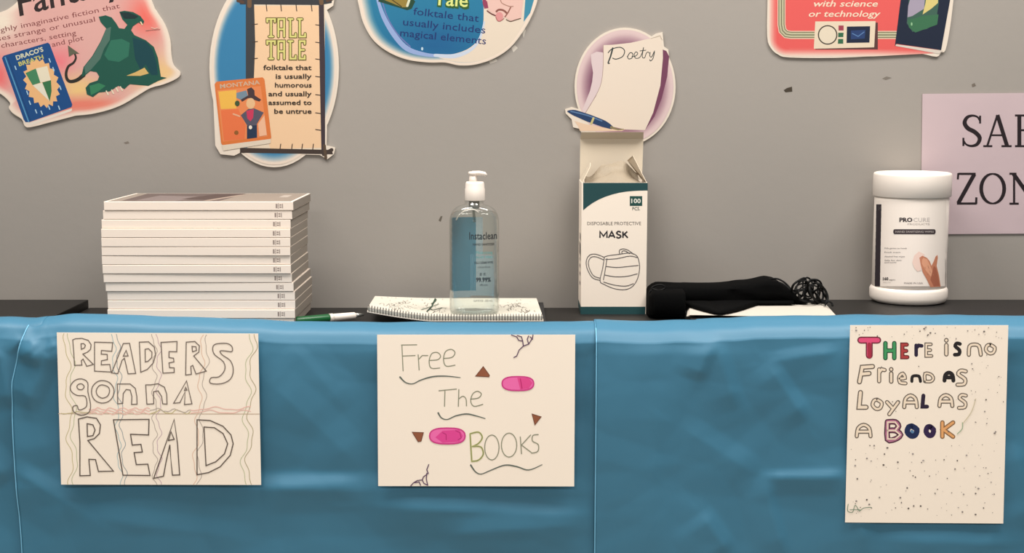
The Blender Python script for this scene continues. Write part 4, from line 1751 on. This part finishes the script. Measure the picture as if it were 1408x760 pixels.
# --- tall tale sign
ell_ = [(377 + 89 * math.cos(2 * math.pi * k / 64), 93 + 137 * math.sin(2 * math.pi * k / 64)) for k in range(64)]
frm = [(326, -14), (462, -14), (458, 8), (449, 14), (452, 60), (450, 150), (449, 200), (461, 203), (459, 212), (450, 219), (440, 213), (330, 210), (322, 214), (303, 212),
       (296, 200), (292, 112), (300, 108), (340, 105), (338, 14), (327, 8)]
tt, a = wall_sign('tall tale genre sign with an orange book, oval, upper left of the wall', [ell_, frm], (377, 95))
a.rings([(377 + 85.5 * math.cos(2 * math.pi * k / 64), 93 + 133.5 * math.sin(2 * math.pi * k / 64)) for k in range(64)], (377, 93),
        lambda x, y, k: mixc((54, 128, 172), CRM, (k - .89) / .09), (1, .98, .96, .94, .92, .9, .87, .7, .3))
a.build('background_print', tt)
BN = (66, 54, 48)
a.poly([(341, -12), (447, -12), (446, 210), (340, 206)], (232, 214, 190))
a.poly([(346, 8), (438, 8), (443, 203), (372, 205), (346, 120)], (242, 204, 164))
a.poly([(338, -10), (349, -10), (351, 60), (349, 112), (338, 112)], (60, 62, 66))
a.poly([(438, -10), (445, -10), (447, 90), (447, 210), (442, 212), (440, 120)], (64, 52, 58))
a.poly([(326, -12), (458, -12), (456, 4), (440, 7), (330, 6)], (56, 58, 62))
a.poly([(330, 203), (456, 206), (458, 212), (330, 210)], BN)
a.line([(445, 212), (456, 206)], 5, BN)
a.line([(446, 200), (448, 217)], 4, (90, 72, 56))
a.line([(343, -5), (343, 8)], 6, (112, 84, 60))
a.line([(441, -5), (442, 4)], 6, (112, 84, 60))
a.line([(327, 1), (334, 3)], 4, (86, 62, 50))
a.line([(450, 1), (458, -2)], 4, (86, 62, 50))
for y in (34, 58, 81, 105, 130, 155, 178):
    a.line([(434, y), (441, y + 1)], 1.2, BN)
    if y < 100:
        a.line([(347, y), (354, y - 1)], 1.2, BN)
for x in (366, 386, 407, 428):
    a.line([(x, 6), (x + 1, 15)], 1.2, BN)
for x in (385, 401, 415, 430):
    a.line([(x, 205), (x + 1, 198)], 1.2, BN)
a.build('frame_picture', tt, 'dark branch frame around a peach panel')
YL, OLV = (222, 216, 130), (104, 92, 40)
SL = {'T': [[(0, .16), (0, 0), (1, 0), (1, .16)], [(.5, 0), (.5, 1)], [(.25, 1), (.75, 1)]],
      'A': [[(.12, 1), (.12, 0), (.88, 0), (.88, 1)], [(.12, .58), (.88, .58)]],
      'L': [[(.3, 0), (.3, 1), (1, 1), (1, .84)], [(.05, 0), (.6, 0)]],
      'E': [[(.95, .16), (.95, 0), (.3, 0), (.3, 1), (.95, 1), (.95, .84)], [(.3, .5), (.85, .5)]]}
for wd_, cl_ in ((4.6, OLV), (2.4, YL)):
    for word, y0_ in (('TALL', 26.2), ('TALE', 56.6)):
        for ch, x0_ in zip(word, (367.5, 381.5, 396, 409)):
            for st in SL[ch]:
                a.line([(x0_ + p[0] * 10.5, y0_ + p[1] * 24) for p in st], wd_, cl_, up=False)
for body, yb_, x0_ in (('folktale that', 96, 362), ('is usually', 108, 379), ('humorous', 120, 378), ('and usually', 132, 369),
                       ('assumed to', 144, 369), ('be untrue', 156, 377)):
    a.text(body, (x0_, yb_), (428.5, yb_), 6.6, (60, 48, 38), off=.018)
a.build('lettering', tt)
a.z(290, 90, 5.85)
a.poly([(85, 640), (100, 685), (480, 625), (480, 575)], (226, 212, 192))
a.poly([(30, 150), (45, 130), (415, 95), (430, 110), (485, 575), (480, 590), (95, 640), (82, 625)], (222, 122, 60))
a.poly([(50, 200), (400, 165), (455, 570), (95, 612)], (232, 138, 84))
a.poly([(60, 210), (205, 196), (205, 345), (80, 350)], (240, 186, 80))
a.poly([(80, 360), (220, 350), (280, 480), (270, 590), (105, 606)], (232, 118, 70))
a.text('MONTANA', (75, 185), (395, 150), 34, (206, 176, 150), off=.02)
a.poly([(205, 220), (285, 200), (300, 250), (250, 280), (205, 260)], (118, 140, 156))
a.poly([(240, 275), (300, 240), (290, 190), (325, 175), (350, 200), (352, 240), (405, 275), (390, 290), (300, 262), (250, 292)], (70, 52, 56))
a.ell(320, 305, 36, 44, (232, 188, 140), 14)
a.poly([(240, 400), (300, 350), (350, 345), (425, 378), (370, 470), (372, 580), (290, 590), (290, 480)], (86, 84, 100))
a.poly([(285, 365), (345, 350), (340, 420), (318, 450), (292, 425)], (200, 56, 90))
a.poly([(290, 485), (370, 480), (368, 580), (290, 590)], (34, 52, 78))
a.ell(318, 497, 14, 16, (236, 226, 210), 10)
a.ell(212, 305, 20, 24, (60, 84, 50), 10)
a.ell(205, 540, 18, 18, (146, 92, 40), 10)
a.line([(230, 408), (180, 390)], 12, (230, 176, 140))
a.poly([(380, 470), (430, 400), (450, 560), (390, 570)], (238, 186, 150))
a.build('book_picture', tt, 'orange book with a man in a dark hat')
a.zoom = None

# --- folktale sign
ol = smooth_pts([(493, -14), (495, 15), (502, 37), (515, 57), (535, 72), (560, 82), (590, 86), (612, 86), (632, 90), (655, 88.5), (680, 80), (702, 65),
                 (720, 42), (732, 20), (739, 0), (741, -20), (700, -50), (600, -60), (520, -45)], 4, True)
ft, a = wall_sign('round blue folktale genre sign with magical elements text, top centre of the wall', [ol], (616, 20))


def fc2(x, y, k):
    blue = mixc((34, 122, 160), (20, 96, 148), blob(x, y, 600, 60, 60, 30))
    blue = mixc(blue, CRM, (k - .86) / .1)
    return blue


a.rings(ol, (616, 10), fc2, (.99, .965, .94, .91, .88, .85, .7, .5, .3))
a.poly(smooth_pts([(664, -30), (665, 10), (664, 35), (657, 55), (642, 68), (620, 75), (600, 77), (622, 84), (650, 85), (678, 77), (700, 62), (716, 40), (722, 20), (722, -30)], 3, True), (232, 216, 196))
a.poly([(724, -25), (737, -10), (729, 18), (720, 30)], (60, 140, 168))
a.line([(517, -8), (527, 22), (542, 48), (560, 67), (585, 75), (610, 77)], [3, 6, 7, 7, 5, 3], (150, 172, 218), smooth=5)
a.line([(523, -8), (532, 22), (546, 46), (564, 64)], 1.6, (108, 120, 178), smooth=5)
a.line([(598, 76), (625, 77), (648, 68), (660, 52), (666, 30)], [4, 6, 4, 3, 2], (204, 214, 230), smooth=5)
a.ell(580.5, 67, 1.6, 2.4, (190, 215, 230), 8)
a.build('background_print', ft)
a.poly([(523, -8), (562, -8), (571, 2), (566, 12), (560, 14), (520, 2)], (30, 70, 50))
a.poly([(530, -6), (560, -6), (560, 10), (553, 10), (526, -1)], (150, 128, 56))
a.line([(534, -4), (552, 9)], 1.4, (76, 64, 26))
a.line([(564, -4), (560, 8)], 3.2, (222, 226, 196))
a.build('book_picture', ft, 'corner of a gold and green book')
for dx, dy in ((-.8, .8), (1.2, 1.4), (0, 0)):
    a.text('Tale', (595 + dx, 7 + dy), (644 + dx, 11 + dy), 21, (44, 92, 42), off=.03)
a.text('Tale', (596, 6.5), (643, 9.5), 19, (226, 232, 140), off=.01)
NV = (22, 44, 108)
a.text('folktale that', (568, 20), (658, 30), 10, NV)
a.text('usually includes', (554, 34.5), (667, 46), 10, NV)
a.text('magical elements', (550, 49.5), (668, 61), 10, NV)
a.build('lettering', ft)
a.z(640, 0, 12.66)
a.poly(smooth_pts([(300, -200), (330, 60), (400, 180), (520, 260), (540, 300), (680, 300), (720, 320), (800, 360), (950, 320), (980, 200), (960, -200)], 3, True), (234, 194, 182))
a.poly([(300, -60), (380, 30), (400, 140), (330, 150), (300, 60)], (150, 62, 92))
a.ell(590, 285, 66, 78, (222, 150, 148), 20)
a.line([(380, 190), (450, 240), (520, 272)], 22, (118, 62, 62), smooth=3)
a.line([(540, 200), (580, 170), (660, 180), (720, 230)], 34, (140, 84, 74), smooth=3)
a.line([(690, 290), (740, 220), (790, 120)], 22, (150, 96, 84), smooth=3)
a.line([(530, 300), (560, 360), (610, 365), (670, 320)], 14, (176, 104, 100), smooth=3)
a.line([(710, 340), (780, 372), (860, 350), (960, 320)], 16, (112, 86, 74), smooth=3)
a.line([(610, -40), (630, 50), (760, 110), (830, 110)], 16, (176, 132, 116), smooth=3)
a.build('figure_picture', ft, 'pink cartoon figure with brown outlines')
a.zoom = None

# --- poetry sign
disc = [(859.5 + 69.5 * math.cos(2 * math.pi * k / 60), 119 + 81 * math.sin(2 * math.pi * k / 60)) for k in range(60)]
bump = [(811, 72), (828, 62), (868, 56), (896, 50), (902, 46), (911, 44), (913, 64), (919, 68), (920, 80), (912, 82), (908, 118), (898, 156), (889, 178), (880, 182.5),
        (845, 183.5), (806, 182), (800, 184), (797, 177), (788, 175), (786, 164), (778, 156), (777, 150), (786, 147), (800, 151)]
pt_, a = wall_sign('round purple poetry genre sign with a blue pen, above the mask box', [disc, bump], (859, 110))
a.rings([(859.5 + 66.5 * math.cos(2 * math.pi * k / 60), 119 + 78 * math.sin(2 * math.pi * k / 60)) for k in range(60)], (859.5, 119),
        lambda x, y, k: mixc((112, 62, 88), (226, 200, 198), (k - .66) / .28), (1, .96, .92, .88, .84, .8, .76, .72, .66, .4))
a.build('background_print', pt_)
a.z(760, 30, 4)
a.poly([(600, 150), (625, 160), (640, 190), (630, 300), (600, 420), (560, 520), (505, 600), (540, 500), (590, 350)], (120, 66, 92))
a.poly(smooth_pts([(210, 180), (275, 168), (282, 230), (268, 330), (240, 400), (180, 500), (165, 480), (205, 380), (222, 280)], 2, True), (226, 206, 206))
a.poly([(278, 128), (330, 126), (430, 115), (520, 95), (592, 82), (605, 140), (606, 200), (592, 350), (552, 500), (508, 595), (400, 592), (300, 570), (178, 508),
        (240, 405), (268, 330), (278, 230)], (238, 222, 204))
a.line([(278, 128), (278, 230), (268, 330), (240, 400), (180, 500)], 3, (176, 150, 140), smooth=3)
a.line([(540, 92), (590, 76), (602, 100)], 3, (190, 172, 150))
a.poly([(120, 545), (170, 560), (300, 585), (400, 590), (380, 600), (150, 600), (140, 575)], (236, 205, 176))
a.build('paper_picture', pt_, 'curling cream paper sheets')
a.line([(330, 145), (318, 190), (305, 225), (312, 228)], [9, 8, 7, 6], (50, 62, 60), smooth=4)
a.line([(305, 170), (325, 150), (370, 140), (395, 158), (385, 190), (350, 205), (330, 200)], 5, (50, 62, 60), smooth=4)
a.line([(412, 190), (425, 170), (440, 175), (436, 198), (418, 204), (410, 190)], 4.5, (50, 62, 60), smooth=3)
a.line([(436, 190), (452, 190), (468, 175), (458, 165), (448, 180), (456, 200), (478, 196), (492, 170), (500, 140), (492, 190), (505, 198), (515, 172), (525, 166), (530, 172)], 4, (50, 62, 60), smooth=3)
a.line([(480, 160), (512, 156)], 4, (50, 62, 60))
a.line([(536, 168), (534, 188), (545, 192), (560, 160), (552, 200), (538, 215), (534, 208)], 4.2, (50, 62, 60), smooth=3)
a.build('lettering', pt_)
a.line([(84, 492), (120, 500), (200, 530), (280, 560), (322, 580)], [8, 32, 42, 38, 20], (32, 62, 104), smooth=4)
a.line([(100, 492), (190, 514), (270, 545)], 7, (90, 124, 166), smooth=3)
a.line([(212, 560), (224, 530)], 12, (204, 192, 130))
a.line([(322, 580), (360, 592), (390, 590)], [14, 8, 4], (140, 128, 92))
a.build('pen_picture', pt_, 'dark blue fountain pen')
a.zoom = None

# --- science sign
ol = smooth_pts([(1056, -50), (1055.5, 0), (1055, 50), (1060, 66), (1070, 75), (1086, 79), (1150, 79.5), (1220, 76), (1250, 73), (1268, 74), (1288, 78), (1294, 72), (1300, 69),
                 (1306, 40), (1311, 0), (1316, -50)], 3, False)
sc, a = wall_sign('coral red genre sign about science or technology, top right of the wall', [ol], (1180, 10))


def fc3(x, y, k):
    d = min(x - 1056, 78 - y + (3 if x > 1200 else 0) * (x - 1200) / 100)
    if x < 1080 and y > 50:
        d = min(d, 26 - math.hypot(x - 1082, y - 52))
    return mixc(CRM, (232, 96, 92), (d - 1) / 10)


nx_, ny_ = 60, 40
g_pts, g_cols, g_f = [], [], []
for j in range(ny_ + 1):
    for i in range(nx_ + 1):
        x = 1057 + (1290 - 1057) * i / nx_
        yb_ = 77.5 if x > 1086 else 77.5 - 24 + math.sqrt(max(0, 26 ** 2 - (1084 - x) ** 2)) - 3
        yb_ = min(yb_, 77.5 - max(0, x - 1200) * .05)
        y = -48 + (yb_ + 48) * j / ny_
        g_pts.append((x, y))
        g_cols.append(fc3(x, y, 0))
for j in range(ny_):
    for i in range(nx_):
        q = j * (nx_ + 1) + i
        g_f.append((q, q + 1, q + nx_ + 2, q + nx_ + 1))
a.up()
a.raw(g_pts, g_f, g_cols)
a.build('background_print', sc)
for (o_, wd, c) in ((0, 11, (226, 200, 176)), (0, 8.4, (120, 116, 84)), (0, 6.0, (196, 192, 158)), (0, 1.4, (120, 116, 90))):
    a.line([(1074.5, -45), (1074.5, 34), (1076, 42), (1081, 47), (1088, 48), (1120, 48)], wd, c, caps=False)
    a.line([(1204, 48), (1236, 48)], wd, c, caps=False)
a.poly([(1121, 31), (1207, 31), (1207, 68), (1121, 68)], (92, 58, 56))
a.poly([(1121, 29.5), (1204, 29), (1202, 65), (1119, 67)], (234, 216, 190))
a.ell(1138, 48, 13.5, 13.5, (74, 66, 56), 28)
a.ell(1138, 48, 11.8, 11.8, (232, 218, 194), 28)
a.poly([(1153, 35), (1160, 35), (1160, 42), (1153, 42)], (164, 62, 82))
a.poly([(1152.5, 45), (1160, 45), (1159.5, 51), (1152.5, 51)], (48, 104, 72))
a.poly([(1152.5, 53.5), (1159.5, 53.5), (1159.5, 60), (1152, 60)], (48, 104, 72))
a.poly([(1164.5, 36.5), (1196.5, 36), (1195.5, 58.5), (1164, 59)], (22, 34, 60))
a.poly([(1170, 42), (1190, 41), (1189, 53), (1170, 54)], (36, 62, 112))
a.line([(1172, 46), (1180, 50), (1188, 44)], 1.2, (92, 130, 180))
a.build('device_picture', sc, 'cream control panel with dial and dark screen')
a.text('with science', (1119, 9), (1207, 9), 8.5, (246, 222, 196), shear=.25, off=.012)
a.text('or technology', (1112, 23), (1211, 23), 8.5, (246, 222, 196), shear=.25, off=.012)
a.build('lettering', sc)
a.z(1040, 0, 5.03)
a.poly([(960, 305), (1255, 345), (1290, 350), (1262, 372), (965, 318)], (222, 210, 196))
a.poly([(1010, -220), (1390, -220), (1340, 0), (1278, 346), (970, 302), (958, 318), (998, 0)], (22, 34, 56))
a.poly([(1060, -100), (1250, -100), (1262, 20), (1240, 160), (1180, 200), (1080, 220), (1040, 160), (1050, 60)], (62, 98, 84))
a.poly([(1080, -60), (1170, -60), (1160, 60), (1080, 110), (1045, 120), (1050, 40)], (168, 158, 176))
a.poly([(1180, -60), (1255, -60), (1256, 20), (1210, 60), (1150, 100), (1170, 20)], (222, 204, 128))
a.poly([(1050, 140), (1150, 110), (1260, 100), (1250, 170), (1100, 225), (1055, 190)], (58, 112, 78))
a.line([(1074, 160), (1074, 172)], 10, (150, 196, 150))
a.build('book_picture', sc, 'dark blue book with green and yellow cover art')
a.zoom = None

# --- lilac paper sign: SAFE ZONE
q = [(1268.5, 129), (1600, 126), (1602, 320), (1266, 322)]
sz = thing('paper_sign', PY(1430, 225, WALL_Y), 'lilac paper sign with black serif letters behind the canister', 'sign')
card('paper_sheet', q, WF + .001, WALL_Y - .0004, M['lilac'], sz)
a = Print(plane_fn(WF + .001), .0001)
K = (30, 20, 24)


def serif(ch, x0, y0_, w_, h_):
    X = lambda u: x0 + u * w_
    Y = lambda v: y0_ + v * h_
    tk, tn = w_ * .17 if w_ < 32 else 5.2, 1.9
    tk = 5.0

    def S(pts, wd, sm=0):
        wd = [v_ * 1.15 for v_ in wd] if isinstance(wd, list) else (wd * 1.25 if wd < 3 else wd * 1.1)
        a.line([(X(p[0]), Y(p[1])) for p in pts], wd, K, smooth=sm, caps=sm > 0, up=False)
    if ch == 'S':
        S([(.86, .17), (.74, .06), (.5, .02), (.24, .08), (.12, .25), (.28, .42), (.62, .54), (.86, .72), (.74, .92), (.45, .98), (.2, .93), (.08, .82)],
          [2, 2.2, 2.6, 4, 5, 5.2, 5.2, 5, 4, 2.8, 2.2, 2], 4)
        S([(.88, .02), (.88, .27)], 2.2)
        S([(.06, .72), (.06, .98)], 2.2)
    elif ch == 'A':
        S([(.14, .98), (.5, .0)], 2.4)
        S([(.5, .0), (.84, .98)], 5)
        S([(.26, .64), (.72, .64)], 2)
        S([(0, .985), (.32, .985)], 2.2)
        S([(.64, .985), (1, .985)], 2.2)
    elif ch in 'EF':
        S([(.22, .0), (.22, 1)], 5)
        S([(.02, .015), (.9, .015)], 2.2)
        S([(.22, .48), (.7, .48)], 2.2)
        S([(.9, .0), (.92, .2)], 2.4)
        S([(.7, .36), (.7, .6)], 2.2)
        if ch == 'E':
            S([(.02, .985), (.95, .985)], 2.2)
            S([(.97, .8), (.94, 1)], 2.4)
        else:
            S([(.02, .985), (.48, .985)], 2.2)
    elif ch == 'Z':
        S([(.12, .02), (.92, .02)], 2.4)
        S([(.86, .03), (.12, .97)], 5)
        S([(.06, .98), (.95, .98)], 2.4)
        S([(.12, .0), (.1, .2)], 2.2)
        S([(.95, .78), (.94, 1)], 2.4)
    elif ch == 'O':
        n = 28
        pts = [(.5 + .44 * math.cos(2 * math.pi * k / n), .5 + .48 * math.sin(2 * math.pi * k / n)) for k in range(n)]
        wd = [2.2 + 3.0 * abs(math.cos(2 * math.pi * k / n)) for k in range(n)]
        a.line([(X(p[0]), Y(p[1])) for p in pts], wd, K, closed=True, up=False)
    elif ch == 'N':
        S([(.16, .0), (.16, 1)], 2.4)
        S([(.14, .02), (.86, .98)], 5)
        S([(.86, .0), (.86, 1)], 2.4)
        S([(0, .015), (.24, .015)], 2.2)
        S([(0, .985), (.32, .985)], 2.2)
        S([(.7, .015), (1, .015)], 2.2)


a.up()
for ch, x0, w_ in (('S', 1323, 28), ('A', 1352, 39), ('F', 1395, 30), ('E', 1429, 32)):
    serif(ch, x0, 158, w_, 43.5)
for ch, x0, w_ in (('Z', 1314, 30), ('O', 1347, 36), ('N', 1388, 40), ('E', 1432, 32)):
    serif(ch, x0, 238, w_, 42.5)
a.build('lettering', sz)
